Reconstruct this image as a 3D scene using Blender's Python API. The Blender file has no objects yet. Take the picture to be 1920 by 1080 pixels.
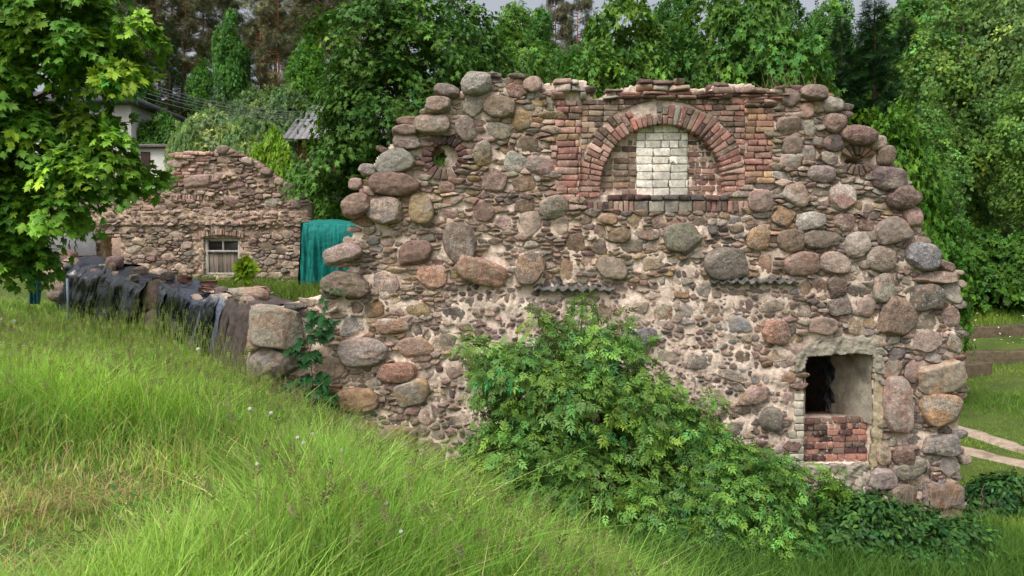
import bpy, math, random
import numpy as np
from mathutils import Vector

SC = bpy.context.scene
COL = SC.collection
F = 1450.0           # focal length in photo pixels
HY = 470.0           # row of the horizon
CZ = 4.0             # camera height
Y0 = F / 140.0       # distance of the gable wall (140 photo px per metre)
PX = 140.0
rng = np.random.default_rng(7)
R = random.Random(11)

def lin(c):
    c = np.asarray(c, float) / 255.0
    return np.where(c <= 0.04045, c / 12.92, ((c + 0.055) / 1.055) ** 2.4)

def at(px, py, Y):
    return np.array([(px - 960) * Y / F, Y, CZ + (HY - py) * Y / F])

# ------------------------------------------------------------------ mesh helpers
def build(name, verts, faces, mat, parent=None, cols=None, smooth=False, local=False):
    """faces: list of int arrays (M,3) / (K,4) or ragged python lists."""
    verts = np.asarray(verts, np.float32).reshape(-1, 3)
    me = bpy.data.meshes.new(name)
    loops, starts, totals, n = [], [], [], 0
    for fa in faces:
        if isinstance(fa, np.ndarray):
            if len(fa) == 0: continue
            k = fa.shape[1]
            loops.append(fa.reshape(-1).astype(np.int32))
            starts.append(n + np.arange(len(fa), dtype=np.int32) * k)
            totals.append(np.full(len(fa), k, np.int32)); n += fa.size
        else:
            for f in fa:
                loops.append(np.asarray(f, np.int32)); starts.append(np.array([n], np.int32))
                totals.append(np.array([len(f)], np.int32)); n += len(f)
    loops = np.concatenate(loops); starts = np.concatenate(starts); totals = np.concatenate(totals)
    off = np.zeros(3, np.float32)
    if parent is not None and not local:
        p = parent
        while p is not None:
            off += np.array(p.location, np.float32); p = p.parent
    me.vertices.add(len(verts)); me.vertices.foreach_set('co', (verts - off).reshape(-1))
    me.loops.add(n); me.loops.foreach_set('vertex_index', loops)
    me.polygons.add(len(starts)); me.polygons.foreach_set('loop_start', starts)
    me.polygons.foreach_set('loop_total', totals)
    if smooth:
        me.polygons.foreach_set('use_smooth', np.ones(len(starts), bool))
    me.update(calc_edges=True)
    for cn, ca in (cols or {}).items():
        ca = np.asarray(ca, np.float32)
        if ca.ndim == 1: ca = np.tile(ca, (len(verts), 1))
        if ca.shape[1] == 3: ca = np.concatenate([ca, np.ones((len(ca), 1), np.float32)], 1)
        at_ = me.attributes.new(cn, 'FLOAT_COLOR', 'POINT')
        at_.data.foreach_set('color', ca.reshape(-1))
    if mat: me.materials.append(mat)
    ob = bpy.data.objects.new(name, me); COL.objects.link(ob)
    if parent is not None: ob.parent = parent
    return ob

class Buf:
    def __init__(s): s.v, s.f, s.c, s.c2, s.n = [], {}, [], [], 0
    def add(s, v, faces, col=(.5, .5, .5, 1), col2=None):
        v = np.asarray(v, float)
        for fa in faces:
            fa = np.asarray(fa, np.int64)
            s.f.setdefault(fa.shape[1], []).append(fa + s.n)
        col = np.asarray(col, float); col2 = col if col2 is None else np.asarray(col2, float)
        for src, dst in ((col, s.c), (col2, s.c2)):
            if src.ndim == 1: src = np.tile(src, (len(v), 1))
            if src.shape[1] == 3: src = np.concatenate([src, np.ones((len(src), 1))], 1)
            dst.append(src)
        s.v.append(v); s.n += len(v)
    def build(s, name, mat, parent=None, smooth=False, local=False):
        if not s.v: return None
        return build(name, np.concatenate(s.v), [np.concatenate(a) for a in s.f.values()], mat, parent,
                     {'Col': np.concatenate(s.c), 'Col2': np.concatenate(s.c2)}, smooth, local)

def empty(name, loc, label=None, cat=None, group=None, rz=0):
    o = bpy.data.objects.new(name, None); COL.objects.link(o)
    o.location = loc; o.rotation_euler = (0, 0, rz)
    o.empty_display_size = 0.2
    if label: tag(o, label, cat, group)
    return o

def tag(o, label=None, cat=None, group=None, kind=None):
    if label: o['label'] = label
    if cat: o['category'] = cat
    if group: o['group'] = group
    if kind: o['kind'] = kind
    return o

def tube(buf, pts, rad, n=8, col=(.1, .1, .1), cap=True, col2=None):
    pts = np.asarray(pts, float); m = len(pts)
    rad = np.broadcast_to(np.asarray(rad, float), (m,))
    T = np.gradient(pts, axis=0); T /= np.linalg.norm(T, axis=1)[:, None] + 1e-9
    ref = np.array([0.13, 0.27, 1.0]) if abs(T[0][2]) < .8 else np.array([1.0, .2, 0.1])
    A = np.cross(T, ref); A /= np.linalg.norm(A, axis=1)[:, None] + 1e-9
    B = np.cross(T, A)
    th = np.linspace(0, 2 * np.pi, n, endpoint=False)
    v = pts[:, None] + rad[:, None, None] * (np.cos(th)[None, :, None] * A[:, None] + np.sin(th)[None, :, None] * B[:, None])
    v = v.reshape(-1, 3)
    q = []
    for i in range(m - 1):
        a = i * n + np.arange(n); b = i * n + (np.arange(n) + 1) % n
        q.append(np.stack([a, b, b + n, a + n], 1))
    fs = [np.concatenate(q)]
    if cap:
        c0 = len(v); v = np.concatenate([v, pts[[0, -1]]])
        a = np.arange(n); b = (a + 1) % n
        fs.append(np.concatenate([np.stack([b, a, np.full(n, c0)], 1), np.stack([a + (m - 1) * n, b + (m - 1) * n, np.full(n, c0 + 1)], 1)]))
    buf.add(v, fs, col, col2)

def box(buf, c, s, rz=0.0, col=(.5, .5, .5), jit=0.0, tilt=0.0):
    """box with chamfered edges"""
    sx, sy, sz = np.asarray(s, float) / 2; b = min(min(sx, sy, sz) * .25, .015)
    v = []
    for ax in range(3):
        for x in (-1, 1):
            for y in (-1, 1):
                for z in (-1, 1):
                    p = np.array([x * sx, y * sy, z * sz])
                    ins = np.array([x * b, y * b, z * b]); ins[ax] = 0
                    v.append(p - ins)
    v = np.array(v)
    if jit: v = v + R_np.normal(0, jit, v.shape)
    def idx(ax, x, y, z): return ax * 8 + (x > 0) * 4 + (y > 0) * 2 + (z > 0)
    f4, f3 = [], []
    for ax in range(3):
        o = [a for a in range(3) if a != ax]
        for sg in (-1, 1):
            r = []
            for a, c_ in ((-1, -1), (1, -1), (1, 1), (-1, 1)):
                q = [0, 0, 0]; q[ax] = sg; q[o[0]] = a; q[o[1]] = c_; r.append(idx(ax, *q))
            f4.append(r if (sg > 0) == (ax != 1) else r[::-1])
    for ax in range(3):            # edges along ax between faces of the two other axes
        o = [a for a in range(3) if a != ax]
        for a in (-1, 1):
            for c_ in (-1, 1):
                q0 = [0, 0, 0]; q1 = [0, 0, 0]; q0[ax] = -1; q1[ax] = 1
                for q in (q0, q1): q[o[0]] = a; q[o[1]] = c_
                f4.append([idx(o[0], *q0), idx(o[0], *q1), idx(o[1], *q1), idx(o[1], *q0)])
    for x in (-1, 1):
        for y in (-1, 1):
            for z in (-1, 1): f3.append([idx(0, x, y, z), idx(1, x, y, z), idx(2, x, y, z)])
    if tilt:
        ct, st = math.cos(tilt), math.sin(tilt)
        v = v @ np.array([[ct, 0, st], [0, 1, 0], [-st, 0, ct]])
    ca, sa = math.cos(rz), math.sin(rz)
    v = v @ np.array([[ca, sa, 0], [-sa, ca, 0], [0, 0, 1]])
    buf.add(v + np.asarray(c, float), [np.array(f4), np.array(f3)], col)
R_np = np.random.default_rng(5)

def waves(P, seed, freq, octv=3, gain=.5, k=5):
    """smooth pseudo-random field from random plane waves, about -1..1"""
    r = np.random.default_rng(seed); P = np.asarray(P, float); out = np.zeros(len(P)); a = 1.0; tot = 0
    d = P.shape[1]
    for o in range(octv):
        D = r.normal(size=(k, d)); D /= np.linalg.norm(D, axis=1)[:, None]
        D *= freq * (2 ** o) * r.uniform(.7, 1.35, (k, 1))
        ph = r.uniform(0, 6.283, k)
        out += a * np.sin(P @ D.T + ph).sum(1) / math.sqrt(k); tot += a; a *= gain
    return out / tot

# ------------------------------------------------------------------ material helpers
class NT:
    def __init__(s, name):
        s.m = bpy.data.materials.new(name); s.m.use_nodes = True
        s.t = s.m.node_tree; s.t.nodes.clear()
        s.out = s.n('ShaderNodeOutputMaterial')
    def n(s, typ, **kw):
        nd = s.t.nodes.new(typ)
        for k, v in kw.items(): setattr(nd, k, v)
        return nd
    def l(s, a, b): s.t.links.new(a, b)
    def val(s, sock, v):
        if hasattr(v, 'is_output') or isinstance(v, bpy.types.NodeSocket): s.l(v, sock)
        else: sock.default_value = v
    def attr(s, name): return s.n('ShaderNodeAttribute', attribute_name=name)
    def noise(s, vec, scale, detail=3, rough=.55, dist=0.0):
        nd = s.n('ShaderNodeTexNoise'); s.l(vec, nd.inputs['Vector'])
        nd.inputs['Scale'].default_value = scale; nd.inputs['Detail'].default_value = detail
        nd.inputs['Roughness'].default_value = rough; nd.inputs['Distortion'].default_value = dist
        return nd.outputs[0]
    def ramp(s, fac, lo, hi, a=0.0, b=1.0):
        nd = s.n('ShaderNodeMapRange'); nd.interpolation_type = 'SMOOTHSTEP'
        s.l(fac, nd.inputs[0]); nd.inputs[1].default_value = lo; nd.inputs[2].default_value = hi
        nd.inputs[3].default_value = a; nd.inputs[4].default_value = b
        return nd.outputs[0]
    def math(s, op, a, b=0.0):
        nd = s.n('ShaderNodeMath', operation=op); s.val(nd.inputs[0], a); s.val(nd.inputs[1], b); return nd.outputs[0]
    def mix(s, fac, a, b, typ='MIX'):
        nd = s.n('ShaderNodeMix', data_type='RGBA', blend_type=typ)
        s.val(nd.inputs[0], fac)
        for sock, v in ((nd.inputs[6], a), (nd.inputs[7], b)):
            if isinstance(v, bpy.types.NodeSocket): s.l(v, sock)
            else: sock.default_value = tuple(v) + ((1,) if len(v) == 3 else ())
        return nd.outputs[2]
    def scale_col(s, col, fac):
        nd = s.n('ShaderNodeVectorMath', operation='SCALE'); s.l(col, nd.inputs[0]); s.val(nd.inputs['Scale'], fac); return nd.outputs[0]
    def bump(s, h, strength, dist, prev=None):
        nd = s.n('ShaderNodeBump'); nd.inputs['Strength'].default_value = strength; nd.inputs['Distance'].default_value = dist
        s.l(h, nd.inputs['Height'])
        if prev is not None: s.l(prev, nd.inputs['Normal'])
        return nd.outputs[0]
    def princ(s, col, rough=.85, normal=None, spec=.3, metal=0.0):
        p = s.n('ShaderNodeBsdfPrincipled'); s.val(p.inputs['Base Color'], col if isinstance(col, bpy.types.NodeSocket) else tuple(col) + (1,))
        s.val(p.inputs['Roughness'], rough); p.inputs['Specular IOR Level'].default_value = spec; p.inputs['Metallic'].default_value = metal
        if normal is not None: s.l(normal, p.inputs['Normal'])
        return p
    def done(s, sh): s.l(sh if isinstance(sh, bpy.types.NodeSocket) else sh.outputs[0], s.out.inputs[0]); return s.m

def mat_stone():
    m = NT('field_stone'); tc = m.n('ShaderNodeTexCoord').outputs['Object']
    A, B = m.attr('Col'), m.attr('Col2')
    off = m.n('ShaderNodeVectorMath', operation='ADD'); m.l(tc, off.inputs[0])
    sh = m.math('MULTIPLY', A.outputs['Alpha'], 40.0); m.l(sh, off.inputs[1]); v = off.outputs[0]
    n1 = m.noise(v, 4.5, 4, .6, .3)
    c = m.mix(m.ramp(n1, .47, .60), A.outputs['Color'], B.outputs['Color'])
    n2 = m.noise(v, 62, 4, .75); n3 = m.noise(v, 13, 5, .7)
    spk = m.math('ADD', m.math('MULTIPLY', m.math('SUBTRACT', m.ramp(n2, .3, .7, .45, 1.55), 1.0), m.ramp(A.outputs['Alpha'], .0, 1., .25, 1.0)), 1.0)
    c = m.scale_col(c, spk)
    c = m.scale_col(c, m.ramp(n3, .3, .7, .66, 1.3))
    li = m.noise(v, 30, 4, .7, .6); lm = m.noise(v, 6, 2)
    mask = m.math('MULTIPLY', m.ramp(li, .56, .62), m.ramp(lm, .42, .6))
    mask = m.math('MULTIPLY', mask, B.outputs['Alpha'])
    c = m.mix(mask, c, lin((188, 186, 180)))
    hs = m.n('ShaderNodeHueSaturation'); hs.inputs['Saturation'].default_value = .95; hs.inputs['Value'].default_value = 1.04; m.l(c, hs.inputs['Color'])
    b = m.bump(n3, .8, .035); b = m.bump(n2, .7, .010, b)
    return m.done(m.princ(hs.outputs[0], .88, b, .25))

def mat_brick():
    m = NT('old_brick'); tc = m.n('ShaderNodeTexCoord').outputs['Object']; A = m.attr('Col')
    n1 = m.noise(tc, 9, 4, .6); n2 = m.noise(tc, 70, 3, .7); n3 = m.noise(tc, 24, 4, .65, .5)
    c = m.scale_col(A.outputs['Color'], m.ramp(n2, .3, .7, .75, 1.25))
    c = m.scale_col(c, m.ramp(n1, .3, .7, .75, 1.2))
    lime = m.math('MULTIPLY', m.ramp(n3, .54, .66), m.attr('Col2').outputs['Alpha'])
    c = m.mix(lime, c, lin((196, 172, 152)))
    hs = m.n('ShaderNodeHueSaturation'); hs.inputs['Saturation'].default_value = .84; hs.inputs['Value'].default_value = 1.05; m.l(c, hs.inputs['Color']); c = hs.outputs[0]
    b = m.bump(n3, .5, .012); b = m.bump(n2, .4, .004, b)
    return m.done(m.princ(c, .9, b, .2))

def mat_mortar(name, base, alt, dirt, gravel=True):
    m = NT(name); tc = m.n('ShaderNodeTexCoord').outputs['Object']
    n1 = m.noise(tc, 2.2, 4, .6); n2 = m.noise(tc, 26, 5, .7, .4); n3 = m.noise(tc, 95, 3, .7); n4 = m.noise(tc, 7, 4, .6)
    c = m.mix(m.ramp(n4, .4, .62), lin(base), lin(alt)); c = m.mix(m.ramp(n1, .5, .66, 0, .8), c, lin(dirt))
    c = m.scale_col(c, m.ramp(n3, .3, .7, .84, 1.16)); c = m.scale_col(c, m.ramp(n2, .3, .7, .86, 1.14))
    b = m.bump(n2, .8, .03); b = m.bump(n3, .5, .006, b)
    return m.done(m.princ(c, .95, b, .15))

def mat_leaf(name, trans=.35, rough=.5, spec=.25):
    m = NT(name); A = m.attr('Col'); oi = m.n('ShaderNodeObjectInfo')
    c = m.mix(1.0, A.outputs['Color'], oi.outputs['Color'], 'MULTIPLY')
    p = m.princ(c, rough, None, spec)
    t = m.n('ShaderNodeBsdfTranslucent'); tcol = m.mix(1.0, c, (1.25, 1.2, .75), 'MULTIPLY'); m.l(tcol, t.inputs[0])
    mx = m.n('ShaderNodeMixShader'); mx.inputs[0].default_value = trans
    m.l(p.outputs[0], mx.inputs[1]); m.l(t.outputs[0], mx.inputs[2])
    return m.done(mx.outputs[0])

def mat_vc(name, rough=.85, spec=.25, nscale=30, lo=.8, hi=1.2, bumpd=.005, stretch=None):
    """vertex colour times noise"""
    m = NT(name); tc = m.n('ShaderNodeTexCoord').outputs['Object']
    if stretch:
        mp = m.n('ShaderNodeMapping'); mp.inputs['Scale'].default_value = stretch; m.l(tc, mp.inputs[0]); tc = mp.outputs[0]
    A = m.attr('Col'); n = m.noise(tc, nscale, 4, .65); n2 = m.noise(tc, nscale / 6, 3)
    c = m.scale_col(A.outputs['Color'], m.ramp(n, .3, .7, lo, hi)); c = m.scale_col(c, m.ramp(n2, .3, .7, (lo + 1) / 2, (hi + 1) / 2))
    return m.done(m.princ(c, rough, m.bump(n, .6, bumpd), spec))

STONE = mat_stone(); BRICK = mat_brick()
MORTAR = mat_mortar('lime_mortar', (236, 214, 197), (220, 198, 181), (194, 174, 158))
CONCRETE = mat_mortar('rough_concrete', (178, 169, 152), (158, 150, 136), (112, 104, 92))
LEAF = mat_leaf('leaf', .26); GRASS = mat_leaf('grass_blade', .4, .55, .2)
BARK = mat_vc('bark', .95, .1, 18, .6, 1.35, .03, (1, 1, .25))
PAINT = mat_vc('weathered_surface', .8, .25, 22, .82, 1.18, .004)
WOOD = mat_vc('weathered_wood', .85, .2, 26, .7, 1.25, .006, (1, 1, .08))

# ------------------------------------------------------------------ terrain
_cp = np.array([
 (-6,-3,-1.5),(-3,0,-1.6),(0,0,-1.62),(3,0,-2.6),(6,0,-3.6),(10,0,-3.75),
 (-7,4,-1.45),(-4,4,-1.55),(-1,4,-1.68),(.5,4,-2.15),(2,4,-3.0),(-1.2,6,-1.95),(-.3,6,-2.3),(1,6,-2.95),(4,4,-3.55),(8,4,-3.75),
 (-8,8,-1.45),(-5,8,-1.55),(-3,8,-1.74),(-1.5,8,-2.38),(0,8,-3.05),(2,8,-3.35),(4,8,-3.62),(7,8,-3.72),
 (-3.6,10.1,-1.8),(-2.3,10.2,-2.6),(-1.7,10.2,-2.92),(0,10.2,-3.2),(2,10.2,-3.5),(4,10.2,-3.6),(6,10.2,-3.68),(9,10,-3.75),
 (-7,11,-1.55),(-4.5,11,-1.62),(-5.2,12,-1.55),(-7.5,14.2,-1.42),(-10,14,-1.35),(-10.5,16.8,-1.25),(-14,12,-.9),(-14,18,-.6),
 (-4,13.2,-.85),(-6,15.5,-.95),(-7.5,18.5,-.95),(-5,19,-.95),(-2.5,14,-.95),(-1,16,-1.6),(1.5,14,-3.3),(4,14,-3.5),(5,18,-3.5),
 (6.6,12,-3.7),(8,15,-3.7),(12,14,-3.68),(9,25,-3.55),(15,24,-3.3),(20,45,-1.4),(30,60,-.9),(40,30,-2.0),(14,38,-1.7),(17,31,-1.95),(22,33,-1.75),(13,30,-2.5),
 (-6,23,-.4),(-10,24,.1),(-10,30,2.2),(-6,32,2.0),(-16,26,1.2),(-22,34,3.5),(0,26,-1.2),(4,28,-2.4),(0,36,1.0),(8,40,-1.8),
 (-14,45,4.5),(-25,60,8),(-5,55,5),(8,62,3),(20,75,3),(-20,85,14),(0,85,11),(15,95,8),(40,90,3),(60,60,-1),(-50,60,9),(-45,30,4),(-60,100,20),
 (-20,130,24),(20,140,18),(60,140,12),(150,120,8),(-150,120,25),(0,300,40),(200,300,30),(-200,300,40),(-100,0,2),(100,0,-4),(100,40,-2),(0,-60,-1),(-80,-80,0),(80,-80,-4)], float)
def _tps():
    P = _cp[:, :2]; n = len(P)
    d = np.linalg.norm(P[:, None] - P[None], axis=2)
    K = d                                    # linear kernel: no overshoot
    K = K + np.eye(n) * .02
    A = np.zeros((n + 3, n + 3)); A[:n, :n] = K; A[:n, n] = 1; A[:n, n + 1:] = P; A[n, :n] = 1; A[n + 1:, :n] = P.T
    return np.linalg.solve(A, np.concatenate([_cp[:, 2], np.zeros(3)]))
_w = _tps()
def terr(X, Y):
    X = np.atleast_1d(np.asarray(X, float)); Y = np.atleast_1d(np.asarray(Y, float)); out = np.empty(len(X)); P = _cp[:, :2]; n = len(P)
    for s in range(0, len(X), 20000):
        x, y = X[s:s + 20000], Y[s:s + 20000]
        d = np.hypot(x[:, None] - P[None, :, 0], y[:, None] - P[None, :, 1])
        out[s:s + 20000] = d @ _w[:n] + _w[n] + _w[n + 1] * x + _w[n + 2] * y
    return out + CZ
def tz(x, y): return float(terr([x], [y])[0])
# ------------------------------------------------------------------ masonry machinery (all in photo pixels on a wall plane)
class Plane:
    def __init__(s, Y): s.Y = Y; s.k = Y / F
    def P(s, px, py, d=0.0):       # d: metres out of the wall towards the viewer
        px = np.asarray(px, float); py = np.asarray(py, float); d = np.broadcast_to(np.asarray(d, float), px.shape)
        return np.stack([(px - 960) * s.k, s.Y - d, CZ + (HY - py) * s.k], -1)
FRONT = Plane(Y0)

def clip(poly, n, c):
    """keep n.x >= c"""
    out = []; m = len(poly)
    if m == 0: return out
    d = [n[0] * p[0] + n[1] * p[1] - c for p in poly]
    for i in range(m):
        j = (i + 1) % m
        if d[i] >= 0: out.append(poly[i])
        if (d[i] >= 0) != (d[j] >= 0):
            t = d[i] / (d[i] - d[j]); out.append((poly[i][0] + t * (poly[j][0] - poly[i][0]), poly[i][1] + t * (poly[j][1] - poly[i][1])))
    return out
def area(poly):
    return .5 * sum(poly[i][0] * poly[(i + 1) % len(poly)][1] - poly[(i + 1) % len(poly)][0] * poly[i][1] for i in range(len(poly)))
def inpoly(poly, X, Y):
    X = np.asarray(X); Y = np.asarray(Y); ins = np.zeros(X.shape, bool); m = len(poly)
    for i in range(m):
        x0, y0 = poly[i]; x1, y1 = poly[(i + 1) % m]
        if y0 == y1: continue
        c = ((y0 > Y) != (y1 > Y)) & (X < (x1 - x0) * (Y - y0) / (y1 - y0) + x0); ins ^= c
    return ins
def rough(poly, cut=.22, jit=.06):
    """cut corners so that a block reads as a broken stone"""
    out = []; m = len(poly)
    for i in range(m):
        p = np.array(poly[i]); a = np.array(poly[i - 1]); b = np.array(poly[(i + 1) % m])
        for q in (a, b):
            t = cut * R.uniform(.5, 1.4); L = np.linalg.norm(q - p)
            out.append(p + (q - p) * t + np.array([R.uniform(-1, 1), R.uniform(-1, 1)]) * jit * L)
    return out
def block(buf, pl, poly, h, deep, col, col2, top=.82, tilt=.5, jit=.12, base=0.0):
    """stone or brick from a convex outline: stands h metres proud of the wall, goes deep metres in"""
    poly = np.array(poly, float); m = len(poly); c = poly.mean(0)
    if area([tuple(p) for p in poly]) > 0: poly = poly[::-1]
    ext = np.abs(poly - c).max(0) + 1e-6
    tx, ty = R.uniform(-tilt, tilt), R.uniform(-tilt, tilt)
    def ring(s, d, j=0.0):
        q = c + (poly - c) * s
        if j: q = q + (rng.normal(0, 1, q.shape) * j * ext * .5)
        dd = d * (1 + tx * (q[:, 0] - c[0]) / ext[0] + ty * (q[:, 1] - c[1]) / ext[1]) if d > 0 else np.full(m, d)
        return pl.P(q[:, 0], q[:, 1], base + dd)
    v = np.concatenate([ring(1.04, -deep), ring(1.0, h * .45, .0), ring((1 + top) / 2, h * .88, jit * .4), ring(top * .8, h, jit), pl.P(c[:1] + 0 if False else np.array([c[0]]), np.array([c[1]]), base + h * R.uniform(.9, 1.12))])
    a = np.arange(m); b = (a + 1) % m
    q = np.concatenate([np.stack([a + k * m, b + k * m, b + (k + 1) * m, a + (k + 1) * m], 1) for k in range(3)])
    t = np.stack([a + 3 * m, b + 3 * m, np.full(m, 4 * m)], 1)
    buf.add(v, [q, t], col, col2)

# unit icosphere
def _ico(sub):
    import bmesh
    bm = bmesh.new(); bmesh.ops.create_icosphere(bm, subdivisions=sub, radius=1.0)
    v = np.array([p.co[:] for p in bm.verts]); f = np.array([[q.index for q in p.verts] for p in bm.faces]); bm.free(); return v, f
ICO4, ICO3, ICO2 = _ico(5), _ico(4), _ico(3)

def rock(seed, ang=0.0, sub=4, amp=.10, front=.8):
    """unit rock: rounded boulder (ang 0) to split block (ang 1); x right, y out of wall (+), z up"""
    v, f = {4: ICO4, 3: ICO3, 2: ICO2}[sub]; r = np.random.default_rng(seed); v = v.copy()
    p = 2.3 + ang * 2.2                                   # superellipsoid
    s = (np.abs(v) ** p).sum(1) ** (-1 / p); v = v * s[:, None]
    cuts = int(2 + ang * 7)
    D = r.normal(size=(cuts, 3)); D[:, 1] = np.abs(D[:, 1]) * .7; D /= np.linalg.norm(D, axis=1)[:, None]
    D = np.concatenate([D, [[r.normal(0, .12), 1, r.normal(0, .12)]]]); h = r.uniform(.72, .95, len(D)) + (1 - ang) * .10; h[-1] = front
    for d, hh in zip(D, h):
        t = v @ d - hh; over = np.clip(t, 0, None); v = v - d[None] * (over * (.62 + .3 * ang))[:, None]
    nrm = v / np.linalg.norm(v, axis=1)[:, None]
    v = v * (1 + amp * waves(nrm, seed + 1, 2.2, 2))[:, None]
    rid = 1 - np.abs(waves(nrm, seed + 2, 4.5, 3, .6)) * 1.6
    v = v * (1 + amp * .42 * rid)[:, None]
    v = v * (1 + amp * .20 * waves(nrm, seed + 3, 16, 3, .7))[:, None]
    return v, f

PAL = {  # seen colours: main, patch, amount of pale lichen
 'g': ((152, 143, 134), (170, 162, 154), .35), 'd': ((96, 90, 86), (120, 112, 106), .45), 'p': ((164, 136, 124), (150, 132, 122), .25),
 'r': ((134, 102, 93), (118, 92, 86), .35), 't': ((146, 120, 98), (126, 108, 94), .25), 'o': ((158, 118, 86), (138, 118, 106), .3),
 'b': ((132, 134, 138), (158, 156, 154), .5), 'w': ((166, 156, 148), (192, 188, 182), .9), 'k': ((62, 60, 64), (84, 82, 84), .2),
 'y': ((160, 130, 82), (142, 126, 102), .25), 'G': ((144, 136, 120), (126, 122, 110), .35)}
STONE_K = 1.0
MCOL = lin((204, 180, 160))
def stonecol(code, r=R):
    a, b, l = PAL[code[0]]; bb = PAL[code[1]][0] if len(code) > 1 else b
    s = r.uniform(.86, 1.14); t = [r.uniform(.96, 1.04) for _ in range(3)]
    mean = np.array((144, 126, 114.))
    a = np.array(a) * .58 + mean * .42; bb = np.array(bb) * .58 + mean * .42
    ca = lin(np.clip(a * s * t, 0, 255)) * STONE_K; cb = lin(np.clip(bb * s, 0, 255)) * STONE_K
    return np.append(ca, r.random()), np.append(cb, min(1, l * r.uniform(.7, 1.8)))

def ell_local(st, x, y):
    cx, cy, w, h, a = st[:5]; t = math.radians(a); c, s = math.cos(t), math.sin(t)
    dx, dy = x - cx, y - cy
    return (dx * c + dy * s) / (w / 2), (-dx * s + dy * c) / (h / 2)

def boulder_geo(pl, st, seed, sub=4, grow=1.03, back=None):
    """world vertices of the traced boulder st=(cx,cy,w,h,angle,colour[,angularity[,proud]])"""
    cx, cy, w, h, a = st[:5]; ang = st[6] if len(st) > 6 else (.3, .55, .7, .45)[seed % 4]
    v, f = rock(seed, ang, sub, amp=.085 if ang < .5 else .06, front=.50 if (st[7] if len(st) > 7 else .3) < .62 else .78)
    k = pl.k; w_, h_ = w * k / 2 * grow, h * k / 2 * grow
    dep = .5 * (w_ + h_) * (.95 if ang < .5 else .85); dep = min(dep, .27)
    proud = st[7] if len(st) > 7 else .30
    if cy > 400 and proud < .5 and len(st) <= 7: proud = .18
    x = v[:, 0] * w_; z = v[:, 2] * h_; y = v[:, 1] * dep
    t = math.radians(-a); c, s = math.cos(t), math.sin(t)
    X = x * c - z * s; Z = x * s + z * c
    ctr = pl.P(np.array([cx]), np.array([cy]), 0)[0]
    out = y + (proud * 2 - 1) * dep * .55 if back is None else y - back
    return np.stack([ctr[0] + X, ctr[1] - out, ctr[2] + Z], 1), f

def smear(pl, v, ca, cb, seed, reach=.05, amt=1.0):
    """lime mortar left sticking to the stone where it leaves the joint"""
    d = pl.Y - v[:, 1]; n = waves(v, seed, 11, 3, .6)
    t = np.clip((reach * (1 + .9 * n) - d) / .045, 0, 1) * amt; t = (t * t * (3 - 2 * t))[:, None]
    A = np.tile(ca, (len(v), 1)); B = np.tile(cb, (len(v), 1))
    A[:, :3] = A[:, :3] * (1 - t) + MCOL * t; B[:, :3] = B[:, :3] * (1 - t) + MCOL * t
    return A, B

def fillet(x, y, stones, base, reach=6.0, amt=.022):
    """mortar dressed up against the traced boulders"""
    d = base.copy(); order_ = np.argsort(y, kind='stable')
    for st in stones:
        rad = max(st[2], st[3]) / 2 + 14
        s = (np.abs(x - st[0]) < rad) & (np.abs(y - st[1]) < rad)
        if not s.any(): continue
        u, w = ell_local(st, x[s], y[s]); m = np.hypot(u, w); dist = np.clip(m - 1, 0, None) * min(st[2], st[3]) / 2
        add = amt * min(1, min(st[2], st[3]) / 30) * np.exp(-(dist / reach) ** 2); d[s] = np.maximum(d[s], base[s] + add)
    return d

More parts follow.
